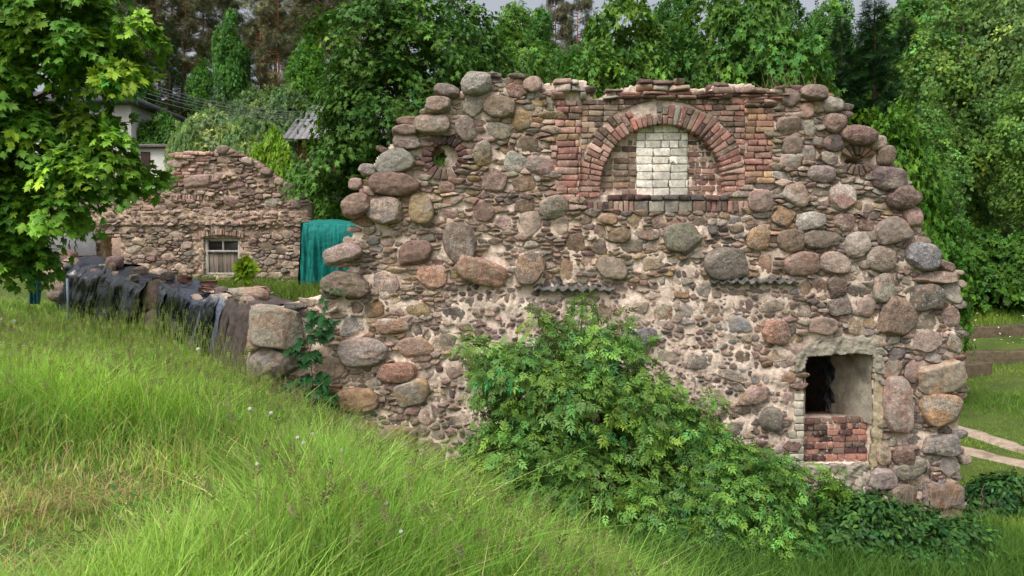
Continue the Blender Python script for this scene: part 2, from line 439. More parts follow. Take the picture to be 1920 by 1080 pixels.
def masonry_fill(buf, pl, bounds, inside, stones, style, seed, obstacles=None, extra_blocks=None):
    """fit small stones into all free space between the traced boulders"""
    r = random.Random(seed); x0, y0, x1, y1 = bounds; CELL = 16; grid = {}; seeds = []
    sg = {}
    for i, st in enumerate(stones):
        rad = max(st[2], st[3]) / 2 + 22
        for gx in range(int((st[0] - rad) // 32), int((st[0] + rad) // 32) + 1):
            for gy in range(int((st[1] - rad) // 32), int((st[1] + rad) // 32) + 1): sg.setdefault((gx, gy), []).append(i)
    tries = int((x1 - x0) * (y1 - y0) / 12)
    xs = [r.uniform(x0, x1) for _ in range(tries)]; ys = [r.uniform(y0, y1) for _ in range(tries)]
    ok = inside(np.array(xs), np.array(ys))
    for i in range(tries):
        if not ok[i]: continue
        x, y = xs[i], ys[i]
        rr, asp, *_ = style(x, y); rr *= r.choice((.62, .8, 1, 1, 1.25, 1.6))
        if any((lambda e: e[0] ** 2 + e[1] ** 2 < 1.08)(ell_local(stones[j], x, y)) for j in sg.get((int(x // 32), int(y // 32)), ())): continue
        gx, gy = int(x // CELL), int(y // CELL); bad = False
        for ax in range(gx - 4, gx + 5):
            for ay in range(gy - 2, gy + 3):
                for (sx, sy, sr, sa) in grid.get((ax, ay), ()):
                    if math.hypot((x - sx) / ((asp + sa) / 2), y - sy) < .88 * (rr + sr): bad = True; break
                if bad: break
            if bad: break
        if bad: continue
        s = (x, y, rr, asp); grid.setdefault((gx, gy), []).append(s); seeds.append(s)
    n = 0
    for (x, y, rr, asp) in seeds:
        r0, a0, gap, drop, hmin, hmax, cols = style(x, y)
        if r.random() < drop: continue
        an = r.uniform(-.25, .25)
        poly = []
        for k in range(12):
            t = 2 * math.pi * k / 12 + r.uniform(-.1, .1); ex, ey = math.cos(t) * rr * asp * 1.7, math.sin(t) * rr * 1.55
            poly.append((x + ex * math.cos(an) - ey * math.sin(an), y + ex * math.sin(an) + ey * math.cos(an)))
        gx, gy = int(x // CELL), int(y // CELL)
        for ax in range(gx - 6, gx + 7):
            for ay in range(gy - 3, gy + 4):
                for (sx, sy, sr, sa) in grid.get((ax, ay), ()):
                    if sx == x and sy == y: continue
                    a2 = ((asp + sa) / 2) ** 2
                    nx, ny = (x - sx) / a2, y - sy; L = math.hypot(nx, ny)
                    if L > 60: continue
                    t = sr / (sr + rr); t = .5 + (t - .5) * .7
                    px, py = sx + (x - sx) * t, sy + (y - sy) * t
                    nx, ny = nx / L, ny / L
                    poly = clip(poly, (nx, ny), nx * px + ny * py + gap * r.uniform(.3, .9))
                    if len(poly) < 3: break
                if len(poly) < 3: break
            if len(poly) < 3: break
        if len(poly) < 3: continue
        for j in set(sg.get((int(x // 32), int(y // 32)), ())):
            st = stones[j]; u, w = ell_local(st, x, y); m = math.hypot(u, w)
            if m < 1e-3: continue
            t_ = math.radians(st[4]); c, s_ = math.cos(t_), math.sin(t_)
            lu, lw = u / m, w / m
            px = st[0] + lu * st[2] / 2 * c - lw * st[3] / 2 * s_; py = st[1] + lu * st[2] / 2 * s_ + lw * st[3] / 2 * c
            gu, gw = lu / (st[2] / 2), lw / (st[3] / 2); nx, ny = gu * c - gw * s_, gu * s_ + gw * c; L = math.hypot(nx, ny); nx, ny = nx / L, ny / L
            poly = clip(poly, (nx, ny), nx * px + ny * py + gap * .35 - 1.0)
            if len(poly) < 3: break
        if len(poly) < 3: continue
        for ob in (obstacles or ()):
            poly = ob(poly, x, y)
            if len(poly) < 3: break
        if len(poly) < 3 or abs(area(poly)) < 16: continue
        pp = rough(poly, .13, .05)
        ca, cb = stonecol(r.choice(cols), r)
        if r.random() < .22:
            t = r.uniform(.15, .55); ca[:3] = ca[:3] * (1 - t) + MCOL * t; cb[:3] = cb[:3] * (1 - t) + MCOL * t
        block(buf, pl, pp, r.uniform(hmin, hmax), .05, ca, cb, top=r.uniform(.8, .98), tilt=.55, jit=.13)
        n += 1
    return n

def core(name, pl, bounds, step, inside, depth, thick, mat, parent, noise=.012, nseed=3, backside=True):
    """mortar body of a wall: displaced front sheet, back sheet, rim"""
    x0, y0, x1, y1 = bounds; nx = int((x1 - x0) / step) + 1; ny = int((y1 - y0) / step) + 1
    gx, gy = np.meshgrid(np.linspace(x0, x1, nx), np.linspace(y0, y1, ny)); gx = gx.ravel(); gy = gy.ravel()
    cx = (gx.reshape(ny, nx)[:-1, :-1] + gx.reshape(ny, nx)[1:, 1:]) / 2; cy = (gy.reshape(ny, nx)[:-1, :-1] + gy.reshape(ny, nx)[1:, 1:]) / 2
    keep = inside(cx.ravel(), cy.ravel()).reshape(cx.shape)
    d = depth(gx, gy); P2 = np.stack([gx, gy], 1) * pl.k
    d = d + noise * waves(P2, nseed, 14, 3, .65) + noise * .7 * waves(P2, nseed + 1, 55, 2, .6)
    jx = gx + step * .35 * waves(P2, nseed + 5, 60, 1); jy = gy + step * .35 * waves(P2, nseed + 6, 60, 1)
    vf = pl.P(jx, jy, d); vb = pl.P(jx, jy, -thick + .03 * waves(P2, nseed + 7, 6, 2)); N = len(gx)
    idx = np.arange(N).reshape(ny, nx)
    a, b, c, e = idx[:-1, :-1][keep], idx[:-1, 1:][keep], idx[1:, 1:][keep], idx[1:, :-1][keep]
    fr = np.stack([a, e, c, b], 1); bk = np.stack([a, b, c, e], 1) + N
    rim = []
    kp = np.pad(keep, 1)
    k = kp[1:-1, 1:-1]
    for nb, p, q in ((kp[:-2, 1:-1], idx[:-1, :-1], idx[:-1, 1:]), (kp[2:, 1:-1], idx[1:, 1:], idx[1:, :-1]),
                     (kp[1:-1, :-2], idx[1:, :-1], idx[:-1, :-1]), (kp[1:-1, 2:], idx[:-1, 1:], idx[1:, 1:])):
        m = k & ~nb; rim.append(np.stack([p[m], q[m], q[m] + N, p[m] + N], 1))
    faces = np.concatenate([fr, bk] + rim) if backside else np.concatenate([fr] + rim)
    V = np.concatenate([vf, vb]); used = np.unique(faces); mp = np.full(len(V), -1); mp[used] = np.arange(len(used))
    return build(name, V[used], [mp[faces]], mat, parent, smooth=True)
# ------------------------------------------------------------------ the gable wall
OUT = [(893,146),(920,150),(1000,150),(1036,160),(1036,152),(1100,152),(1108,182),(1128,184),(1140,174),(1195,158),(1200,152),(1277,152),(1282,166),(1335,168),(1340,158),(1410,158),(1420,164),(1470,168),(1530,168),(1548,182),
 (1580,200),(1578,232),(1600,240),(1640,252),(1660,290),(1685,325),(1705,365),(1715,400),(1728,440),(1750,470),(1752,500),(1765,508),(1796,512),(1797,1010),
 (520,1010),(505,740),(500,700),(478,650),(480,590),(560,566),(610,550),(640,520),(660,492),(655,462),(668,420),(662,385),(690,345),(700,312),(712,290),(745,262),(750,238),(790,222),(806,196),(838,178),(872,172)]
ARC = (1242.0, 349.0); RIN, RMID, ROUT = 116.0, 138.0, 160.0
OC1 = (834.0, 294.0); OC2 = (1607.0, 300.0)
def in_tymp(x, y): return (((x - ARC[0]) ** 2 + (y - ARC[1]) ** 2 < (RIN + 2) ** 2) & (y <= ARC[1])) | ((np.abs(x - ARC[0]) < RIN + 2) & (y > ARC[1]) & (y < 366))
def in_hole(x, y):
    h1 = ((x - 820) / 15) ** 2 + ((y - 292) / 17) ** 2 < 1
    h2 = ((x - 1608) / 19) ** 2 + ((y - 301) / 8) ** 2 < 1
    win = (x > 1507) & (x < 1637) & (y > 664) & (y < 792)
    return h1 | h2 | win
def in_wall(x, y): return inpoly(OUT, x, y) & ~in_hole(x, y)

# traced boulders: x, y, width, height, angle, colour[, angularity[, proud]]
ST = [
(893,158,54,42,-8,'g',.3,.75),(926,141,30,10,3,'dg',.7,.8),(932,152,26,12,0,'pg'),(839,174,45,27,8,'d',.35,.8),(823,199,49,31,3,'pr',.25,.8),(812,233,66,38,2,'G',.1,.6),
(762,246,50,24,-14,'p',.8,.8),(766,267,55,29,3,'Gg',.2,.6),(742,302,74,47,-8,'gG',.3,.6),(693,319,36,22,8,'g',.2,.9),(888,197,40,44,15,'Gg',.6,.4),(938,201,57,44,8,'tG',.2,.5),(873,243,38,48,-20,'pg',.2,.5),
(905,290,37,44,-15,'Gy',.2,.5),(935,245,54,30,18,'G',.5,.3),(965,171,36,26,8,'or'),(998,158,35,30,8,'pd',.2,.6),(955,152,20,13,-10,'t'),(972,154,18,11,5,'t'),(969,143,32,9,2,'d',.8,.8),
(978,225,37,42,0,'yG',.5,.5),(987,270,40,33,0,'pt'),(1000,181,31,14,-12,'gG',.7),(1008,193,23,15,10,'y',.7),(1031,189,20,14,0,'G',.7),(1031,203,20,15,-12,'G',.7),(1010,206,18,11,0,'G',.7),(951,280,29,18,0,'oy',.6),
(967,303,42,38,10,'bw',.3),(1012,310,53,37,5,'pw',.3),(925,340,49,47,20,'rp',.5),(983,344,45,35,-5,'ot'),(1040,388,56,43,-12,'Gp',.15,.45),(905,397,40,40,-40,'rt'),(983,388,41,30,-5,'t',.6),
(993,419,48,50,20,'pg',.6),(943,416,37,33,20,'pt',.6),(1049,426,37,34,-15,'rd',.6),(953,377,20,13,10,'k',.8),(1140,410,39,21,8,'yt',.2,.5),(1125,433,25,25,0,'to'),(1160,442,42,30,-18,'ty',.2,.5),(1098,413,24,17,-15,'ty'),
(1078,457,37,40,-15,'ot',.3),(1125,461,37,33,20,'t'),(1183,463,44,30,10,'G',.4),(860,458,64,74,15,'rw',.75,.5),(777,473,68,46,-8,'tr',.5,.5),(903,508,92,50,22,'ot',.4,.5),(995,504,54,56,0,'td',.4,.55),
(1065,506,34,44,12,'yo',.5),(1098,491,24,23,10,'po'),(1145,503,58,42,10,'pt',.35,.5),(923,563,29,29,25,'rp',.6),(958,561,30,24,-40,'td',.5),(1067,585,36,34,20,'p',.7),(1132,578,30,42,10,'rt',.6),(1000,584,46,38,-38,'Gb',.6),
(1167,541,25,18,0,'p'),(963,585,19,15,0,'b',.7),(883,567,26,22,0,'td'),(645,476,70,36,-20,'p',.5,.8),(648,532,92,46,6,'tp',.35,.6),(725,531,54,43,-5,'pw',.5),(810,520,56,49,8,'op',.6,.45),(822,492,22,14,5,'r',.6),
(663,575,37,25,8,'rk',.4),(703,578,45,32,-18,'y',.3),(742,563,31,15,0,'y',.5),(785,579,54,28,3,'yt',.5),(745,584,34,20,10,'t',.4),(782,558,28,11,-5,'t',.7),(855,590,46,32,10,'dG',.6),(523,613,108,72,8,'gt',.9,.7),(486,628,40,66,15,'t',.5,.5),
(515,679,100,64,-4,'gt',.9,.65),(613,571,42,25,-8,'p'),(556,573,40,13,4,'k',.9,.9),(664,613,56,42,0,'bw',.6),(735,612,60,31,2,'ow',.2,.5),(683,661,90,54,3,'wp',.3,.5),(617,690,58,48,10,'t',.5),(610,655,31,26,0,'y',.6),
(780,651,68,38,2,'to',.3),(747,696,70,40,0,'op',.2,.5),(672,749,74,40,-2,'yo',.35,.5),(773,736,66,50,-15,'Gy',.5,.5),(803,700,32,20,-35,'k',.9),(853,693,46,33,-10,'r',.6),(818,723,23,11,-20,'k',.8),(845,738,28,14,38,'k',.9),
(823,732,26,11,-15,'y',.7),(782,617,25,27,0,'kb',.8),(808,628,22,17,0,'k',.8),(833,618,20,18,20,'k',.7),(833,643,54,33,-5,'td',.6),(822,746,42,17,0,'dr',.8),(703,718,35,13,-5,'Gt',.7),(662,708,24,14,0,'r',.7),(658,721,31,11,-10,'G',.7),
(693,706,27,17,-15,'rt',.7),(807,772,30,31,0,'r',.6),(802,782,36,30,20,'rd',.6),(685,800,52,22,-8,'y',.4),(750,783,46,15,-5,'tG',.6),(747,822,72,46,0,'op',.25,.5),(862,786,42,21,0,'kr',.8),(815,850,50,40,0,'rt',.6),(900,800,40,30,0,'dr',.6),
(600,720,44,30,0,'t'),(560,735,60,50,0,'tG',.5),(620,790,50,34,0,'ty',.4),(680,850,50,36,0,'t',.4),
(1190,415,35,26,10,'yt',.3),(1235,416,29,27,0,'rt',.3),(1263,420,29,20,-10,'ok',.4),(1312,416,27,23,0,'tG',.3),(1212,437,48,26,4,'tG',.3),(1280,449,68,58,-10,'Gg',.55,.5),(1420,447,44,43,0,'ot',.2,.55),(1363,494,84,60,5,'G',.5,.5),(1215,496,62,30,-5,'td',.7),
(1334,416,20,17,0,'G'),(1378,413,23,19,0,'b'),(1417,416,42,12,-5,'o',.5),(1220,460,33,15,0,'g',.6),(1220,471,37,11,-3,'op',.6),(1367,452,32,11,3,'k',.7),(1342,445,20,11,15,'k',.7),(1385,442,21,11,-10,'d',.7),(1333,455,25,10,-5,'r',.6),
(1260,487,27,13,-8,'g',.7),(1285,492,40,13,-15,'G',.8),(1242,480,17,15,0,'r'),(1301,498,21,11,5,'r'),(1320,497,17,21,20,'p'),(1300,513,27,21,15,'p',.5),(1270,513,19,15,20,'k',.8),(1262,530,31,27,10,'op'),(1280,547,33,25,0,'op',.4),(1250,549,24,24,0,'o',.5),
(1317,543,31,30,0,'G',.3),(1223,554,29,15,-3,'oG',.5),(1227,537,31,13,0,'r',.6),(1420,542,27,19,0,'rd'),(1382,548,35,13,0,'t',.5),(1435,495,28,48,0,'op',.5),(1195,577,45,32,0,'pG',.3),(1245,585,40,35,0,'Go',.35),(1290,582,37,32,0,'g',.4),
(1333,578,35,37,-10,'t',.4),(1388,573,46,28,15,'r',.35),(1382,610,60,37,10,'bG',.5),(1203,632,56,33,-14,'bo',.4,.5),(1252,672,46,29,22,'gp',.5),(1318,675,60,32,0,'G',.5),(1372,703,62,23,10,'Gw',.4),(1392,673,33,34,15,'to',.4),(1285,660,18,13,0,'k',.8),
(1343,647,14,15,0,'k',.5),(1320,697,31,13,0,'kb',.7),(1267,647,20,12,0,'y',.4),(1360,583,15,10,0,'d'),(1282,688,14,15,0,'r',.7),(1165,573,19,11,0,'r'),(1408,743,62,27,-16,'pt',.4,.5),(1445,784,44,44,0,'Gg',.1,.5),(1382,803,40,33,-10,'d',.4),(1343,746,38,38,0,'p',.4),
(1418,710,21,19,-10,'b',.8),(1440,712,19,15,0,'b',.6),(1468,705,42,27,5,'op',.3),(1477,747,22,24,0,'p'),(1467,823,17,19,0,'p',.5),(1295,715,24,19,0,'g'),
(1522,176,48,29,5,'rp',.15,.8),(1480,184,34,31,25,'p',.2,.6),(1558,198,38,30,5,'g',.15,.85),(1511,207,25,30,-10,'pt',.2,.5),(1535,201,24,24,0,'td',.2,.6),(1477,237,42,33,0,'pt',.4,.5),(1517,242,25,32,-10,'G',.3,.5),(1562,233,40,37,10,'tr',.2,.7),
(1605,255,58,36,8,'rt',.08,.85),(1643,268,28,28,0,'p',.2,.8),(1657,293,32,38,10,'t',.2,.8),(1563,267,34,33,10,'kr',.3,.5),(1483,273,40,36,0,'Gp',.2,.5),(1518,288,29,30,10,'wp'),(1553,298,32,25,15,'dG',.2,.5),(1482,303,42,25,5,'pw',.2,.45),
(1532,265,25,16,10,'w'),(1538,250,20,13,0,'r'),(1458,196,19,12,0,'oy'),(1583,241,13,11,0,'d'),(1538,326,50,36,8,'wp',.1,.55),(1665,335,60,44,5,'dG',.15,.65),(1688,371,58,44,5,'r',.15,.7),(1578,371,50,50,0,'rw',.15,.55),(1490,365,52,42,18,'tw',.2,.5),
(1425,377,44,42,0,'p',.25,.5),(1465,408,45,40,25,'od',.5,.5),(1518,413,52,38,-8,'w',.4,.45),(1582,417,38,34,0,'rw',.2,.5),(1623,422,36,26,12,'rt',.3),(1670,433,62,50,-12,'Gt',.3,.6),(1482,451,54,42,-10,'t',.2,.5),(1538,450,64,35,0,'dk',.3,.5),
(1605,459,46,46,-10,'Gw',.15,.55),(1708,405,32,36,0,'p',.2,.7),(1712,436,22,15,0,'r'),(1705,448,27,19,0,'r',.3),(1462,328,38,17,3,'w',.4),(1608,385,21,17,0,'y',.6),(1627,390,23,21,0,'t'),(1638,403,27,18,-10,'d'),(1652,388,32,11,5,'y',.7),
(1503,493,64,46,-8,'t',.2,.55),(1563,492,58,40,8,'Gt',.25,.5),(1648,485,56,47,12,'pw',.25,.55),(1727,482,60,50,5,'bw',.2,.65),(1595,502,27,18,-10,'w'),(1568,538,35,42,-12,'r',.3,.5),(1610,548,50,31,-5,'G',.5),(1655,538,42,50,-8,'Gp',.4,.55),
(1733,560,64,52,-8,'dt',.25,.55),(1535,538,31,33,0,'tG',.3),(1573,576,44,35,-5,'d',.3,.5),(1622,577,33,36,0,'pr',.2,.5),(1682,594,70,76,30,'p',.9,.55),(1702,527,27,22,15,'G'),(1737,605,44,36,-5,'p',.6),(1782,595,36,42,0,'pt',.7,.4),(1783,550,36,38,0,'g',.5,.4),
(1756,521,92,24,-2,'pt',.95,.6),(1768,498,42,19,28,'p',.7,.8),(1505,582,31,25,0,'p',.2),(1508,540,23,31,0,'t'),(1678,503,15,15,0,'G'),(1695,501,19,14,-10,'p'),(1688,490,19,17,0,'d'),(1632,604,31,27,10,'yG',.3),(1605,610,35,34,0,'t',.4),(1593,520,33,13,0,'G',.9),
(1623,520,25,17,10,'rd',.5),(1640,587,18,17,0,'p',.5),(1705,545,42,15,-15,'yG',.6),(1540,612,54,35,5,'td',.25,.5),(1452,573,46,24,-8,'p',.25),(1453,623,50,43,10,'or',.4,.5),(1492,636,27,18,-10,'o',.4),(1458,667,40,26,-3,'ot',.5),(1733,643,56,38,-8,'p',.7,.45),
(1678,664,32,27,-10,'k',.8,.6),(1669,691,33,39,20,'oG',.2,.55),(1707,696,28,42,10,'pg',.2,.5),(1760,707,86,56,-12,'Go',.6,.55),(1762,767,80,58,3,'yG',.55,.55),(1679,758,48,106,-3,'pw',.2,.55),(1786,643,28,38,0,'wo',.5,.5),(1709,727,21,25,0,'t'),(1658,633,27,21,0,'p'),
(1760,833,76,42,-4,'wb',.55,.55),(1689,853,40,40,0,'rp',.1,.7),(1654,851,27,42,0,'tG',.15,.6),(1702,880,64,34,-18,'G',.35,.6),(1673,829,35,18,-5,'G',.5),(1649,896,54,46,-5,'g',.9,.6),(1687,926,54,48,15,'tG',.4,.5),(1760,927,72,46,-3,'go',.45,.55),
(1780,873,38,38,0,'g',.7,.45),(1776,967,46,38,-10,'ow',.5,.5),(1593,938,26,22,0,'p',.4),(1715,902,25,19,0,'y',.5),(1572,962,50,36,0,'tp',.4),(1640,960,46,34,0,'tG',.4),(1715,974,50,30,0,'t',.4),(1530,970,34,28,0,'p',.4),
(668,345,27,22,0,'pt',.2,.8),(671,386,54,42,-18,'pr',.12,.85),(744,346,92,42,4,'tr',.3,.6),(721,396,62,52,0,'Gd',.35,.6),(790,391,46,58,0,'yw',.1,.55),(840,402,40,26,0,'pt',.5),(838,351,33,21,-3,'tG',.2),(850,375,42,17,-8,'oG',.4),(693,358,26,16,20,'p',.4,.8),
(714,262+118,1,1,0,'p')]
ST = [s for s in ST if s[2] > 5]
# brick zones where no field stone is fitted
PIL_L = (1036, 1090, 180, 372); PIL_R = (1396, 1452, 200, 352)
def in_brickzone(x, y):
    z = (x > 1031) & (x < 1090) & (y > 148) & (y < 352) | (x > 1055) & (x < 1092) & (y >= 350) & (y < 376)
    z |= (x > 1088) & (x < 1398) & (y > 130) & (y < 400)
    z |= (x > 1395) & (x < 1455) & (y > 150) & (y < 352)
    z |= ((x - OC1[0]) / 48) ** 2 + ((y - OC1[1]) / 45) ** 2 < 1
    z |= ((x - OC2[0]) / 40) ** 2 + ((y - OC2[1]) / 40) ** 2 < 1
    z |= (x > 1478) & (x < 1660) & (y > 622) & (y < 884) & ~((x < 1500) & (y < 730) & (y > 690)) & ~((x > 1645) & (y < 660))
    z |= (x > 1522) & (x < 1625) & (y > 880) & (y < 925)
    z |= (x > 998) & (x < 1152) & (y > 530) & (y < 548) | (x > 1330) & (x < 1492) & (y > 516) & (y < 536)
    return z
def in_rubble(x, y): return in_wall(x, y) & ~in_brickzone(x, y)

def style_front(x, y):
    """radius, aspect, gap, drop, height range, colours"""
    n = math.sin(x * .021 + y * .013) + math.sin(x * .009 - y * .031 + 2)
    if 840 < x < 1490 and y > 535 or (560 < x <= 840 and y > 760):          # chips set in much mortar
        cols = ('r', 'r', 'p', 'd', 'k', 'rd', 'p', 't', 'g', 'b') if n < .6 else ('p', 'r', 't', 'o', 'd', 'rd')
        return 5.4 + 1.3 * n, 1.6, 2.9, .19, .012, .042, cols
    if 1500 < x and y > 440: return 6.0, 1.8, 1.6, .08, .012, .06, ('t', 'G', 'p', 'r', 'g', 'd')
    if y < 400 and x > 1440: return 4.4, 2.5, 1.2, .05, .015, .075, ('t', 'G', 'd', 'r', 'w', 'p', 'G')
    if x < 850 and y > 540: return 5.2, 2.3, 2.0, .12, .012, .06, ('t', 'y', 'p', 'r', 'G', 'p', 'o')
    if y < 400: return 4.8, 2.4, 1.8, .09, .014, .062, ('t', 'G', 'p', 'G', 'p', 'o', 'r', 'y')
    if n > .9: return 5.8, 1.7, 2.4, .16, .01, .05, ('p', 'r', 't', 'o', 'k', 'g')
    return 4.5, 2.6, 2.0, .11, .014, .06, ('t', 'o', 'p', 'r', 'd', 'y', 'G', 'r', 't')

def depth_front(x, y):
    d = np.full(len(x), -.006)
    low = np.clip((y - 500) / 60, 0, 1) * np.clip((x - 800) / 80, 0, 1) * np.clip((1500 - x) / 40, 0, 1)
    d += .008 * low; d = fillet(x, y, ST, d)
    d = np.where((y > 880) & (y < 926) & (x > 1522) & (x < 1622), .045, d)
    up = np.clip((480 - y) / 60, 0, 1); d -= .006 * up
    t = in_tymp(x, y); d = np.where(t, -.15, d)
    d = np.where((x > 1088) & (x < 1398) & (y < 400) & ~t, -.02, d)
    w = (x > 1507) & (x < 1637) & (y > 788) & (y < 872); d = np.where(w, -.16, d)
    for c in (OC1, OC2):
        d = np.where(((x - c[0]) / 30) ** 2 + ((y - c[1]) / 28) ** 2 < 1, -.10, d)
    # sloping broken shoulder at the lower left: the top recedes
    return d

base_c = FRONT.P(np.array([1150.]), np.array([985.]))[0]
gable = empty('stone_gable_ruin', (base_c[0], Y0 + .35, tz(base_c[0], Y0)), 'tall roofless gable wall of field boulders with a bricked-up arch and a black window hole', 'ruin')
core('mortar_core', FRONT, (470, 130, 1806, 1012), 3.0, in_wall, depth_front, .75, MORTAR, gable, noise=.013)
order = sorted(range(len(ST)), key=lambda i: -ST[i][2] * ST[i][3])
small = Buf()
for rank, i in enumerate(order):
    st = ST[i]; v, f = boulder_geo(FRONT, st, 100 + i, 4 if rank < 130 else 2 + (st[2] * st[3] > 500))
    ca, cb = stonecol(st[5])
    ca, cb = smear(FRONT, v, ca, cb, i + 7, .036 if st[1] > 400 and st[0] < 1500 else .022, .85)
    if rank < 100:
        build('boulder', v, [f], STONE, gable, {'Col': ca, 'Col2': cb}, smooth=True)
    else:
        small.add(v, [f], ca, cb)
sm = small.build('field_stone', STONE, gable, smooth=True); sm['kind'] = 'stuff'
chips = Buf()
nchips = masonry_fill(chips, FRONT, (480, 140, 1800, 1005), in_rubble, ST, style_front, 21)
# rear courses behind the stepped edges, so that the wall head has its thickness
rear = Buf()
for i, st in enumerate(ST):
    x, y = st[0], st[1]
    edge = (y < 545 and x < 1000 and not bool(inpoly(OUT, np.array([x - 45.]), np.array([y - 25.]))[0])) or (x > 1440 and y < 540 and not bool(inpoly(OUT, np.array([x + 45.]), np.array([y - 25.]))[0])) or x > 1755
    if edge:
        q = list(st); q[0] += R.uniform(-5, 5) + (4 if x < 1000 else -5); q[1] += R.uniform(3, 10)
        v, f = boulder_geo(FRONT, q, 900 + i, 3, back=.45); ca, cb = stonecol(st[5]); rear.add(v, [f], ca, cb)
ro = rear.build('rear_stone', STONE, gable, smooth=True); ro['kind'] = 'stuff'
co = chips.build('stone_chips', STONE, gable); co['kind'] = 'stuff'

# ---- brickwork
def jrect(x0, x1, y0, y1, j=.8):
    return [(x0 + R.uniform(-j, j), y0 + R.uniform(-j, j)), (x1 + R.uniform(-j, j), y0 + R.uniform(-j, j)), (x1 + R.uniform(-j, j), y1 + R.uniform(-j, j)), (x0 + R.uniform(-j, j), y1 + R.uniform(-j, j))]
def brickcol(choices, lime=.5):
    c = np.array(R.choice(choices), float) * R.uniform(.85, 1.12)
    return np.append(lin(np.clip(c, 0, 255)) * .95, R.random()), np.append(lin(c), lime * R.uniform(.3, 1.3))
RED = [(156, 102, 88), (164, 114, 98), (146, 94, 82), (164, 122, 106), (176, 134, 116)]
ROSE = [(178, 138, 122), (166, 120, 104), (188, 150, 132), (160, 108, 94)]
OCHRE = [(176, 134, 98), (168, 124, 94), (182, 144, 104), (164, 116, 94), (154, 112, 94)]
UMBER = [(122, 98, 84), (136, 110, 94), (112, 92, 82), (146, 120, 100), (132, 96, 82)]
DARK = [(92, 64, 62), (106, 74, 70), (84, 62, 62), (118, 84, 78)]
TAN = [(164, 138, 112), (152, 128, 104), (140, 124, 106), (170, 132, 108)]
GREYB = [(142, 134, 122), (156, 146, 132), (130, 122, 112)]
CREAM = [(228, 220, 206), (234, 226, 213), (222, 213, 198), (228, 217, 199)]
def brick(buf, poly, cols, h, deep=.06, base=0.0, lime=.5, rgh=.06):
    ca, cb = brickcol(cols, lime)
    block(buf, FRONT, rough(poly, rgh, .02), h, deep, ca, cb, top=.99, tilt=.22, jit=.045, base=base)
def rows(buf, x0, x1, y0, y1, ch, bw, cols, h=(.01, .03), base=0.0, skip=None, lime=.5, clipf=None, edge=0, tilt=0.0, joint=1.6, missing=.0, deep=.06):
    k = 0; y = y0
    while y + ch * .6 < y1:
        xa, xb = x0 + R.uniform(-edge, edge), x1 + R.uniform(-edge, edge)
        x = xa - (bw * .5 if k % 2 else 0)
        while x < xb:
            w = bw * (R.uniform(.93, 1.07) if R.random() < .8 else .5)
            a, b = max(x, xa), min(x + w, xb)
            if b - a > 4:
                yt = y + tilt * ((a + b) / 2 - x0)
                poly = jrect(a + joint / 2, b - joint / 2, yt + joint / 2, yt + ch - joint / 2)
                if clipf: poly = clipf(poly)
                if len(poly) > 2 and abs(area(poly)) > 12 and R.random() > missing and not (skip and skip((a + b) / 2, yt + ch / 2)):
                    cc = cols((a + b) / 2, yt) if callable(cols) else cols
                    brick(buf, poly, cc, R.uniform(*h), deep, base, lime)
            x += w
        y += ch; k += 1

pil = Buf()
rows(pil, 1042, 1089, 188, 372, 12.6, 41, lambda x, y: (UMBER + RED[:2]) if y < 215 else (OCHRE + ROSE) if y < 275 else RED + ROSE, (.035, .06), edge=3, lime=.9)
rows(pil, 1030, 1044, 272, 340, 12.6, 16, ROSE + RED, (.02, .045), edge=3, lime=.9)
pil.build('brick_pilaster', BRICK, gable)
pir = Buf()
rows(pir, 1398, 1451, 203, 350, 11.8, 36, lambda x, y: OCHRE + ([OCHRE[0]] * 3 if y < 240 else RED[:1]), (.03, .05), edge=4, lime=.45)
pir.build('brick_pilaster', BRICK, gable)

def outside_arch(poly):
    cx = sum(p[0] for p in poly) / len(poly); cy = sum(p[1] for p in poly) / len(poly)
    dx, dy = cx - ARC[0], min(cy - ARC[1], 0); L = math.hypot(dx, dy)
    if L < ROUT - 12: return []
    return clip(poly, (dx / L, dy / L), dx / L * ARC[0] + dy / L * ARC[1] + ROUT + 1)
sp = Buf()
def spcol(x, y):
    if x < 1160: return (TAN + UMBER + OCHRE[:1]) if y > 205 else UMBER
    if x > 1320: return UMBER + RED[:1] + DARK[:1] + ROSE[:1]
    return UMBER + DARK[:1] + TAN[:1]
rows(sp, 1090, 1397, 186, 372, 10.6, 27, spcol, (.004, .028), clipf=outside_arch, lime=.55, skip=lambda x, y: (1105 < x < 1130 and y < 190))
sp.build('brick_spandrel', BRICK, gable)

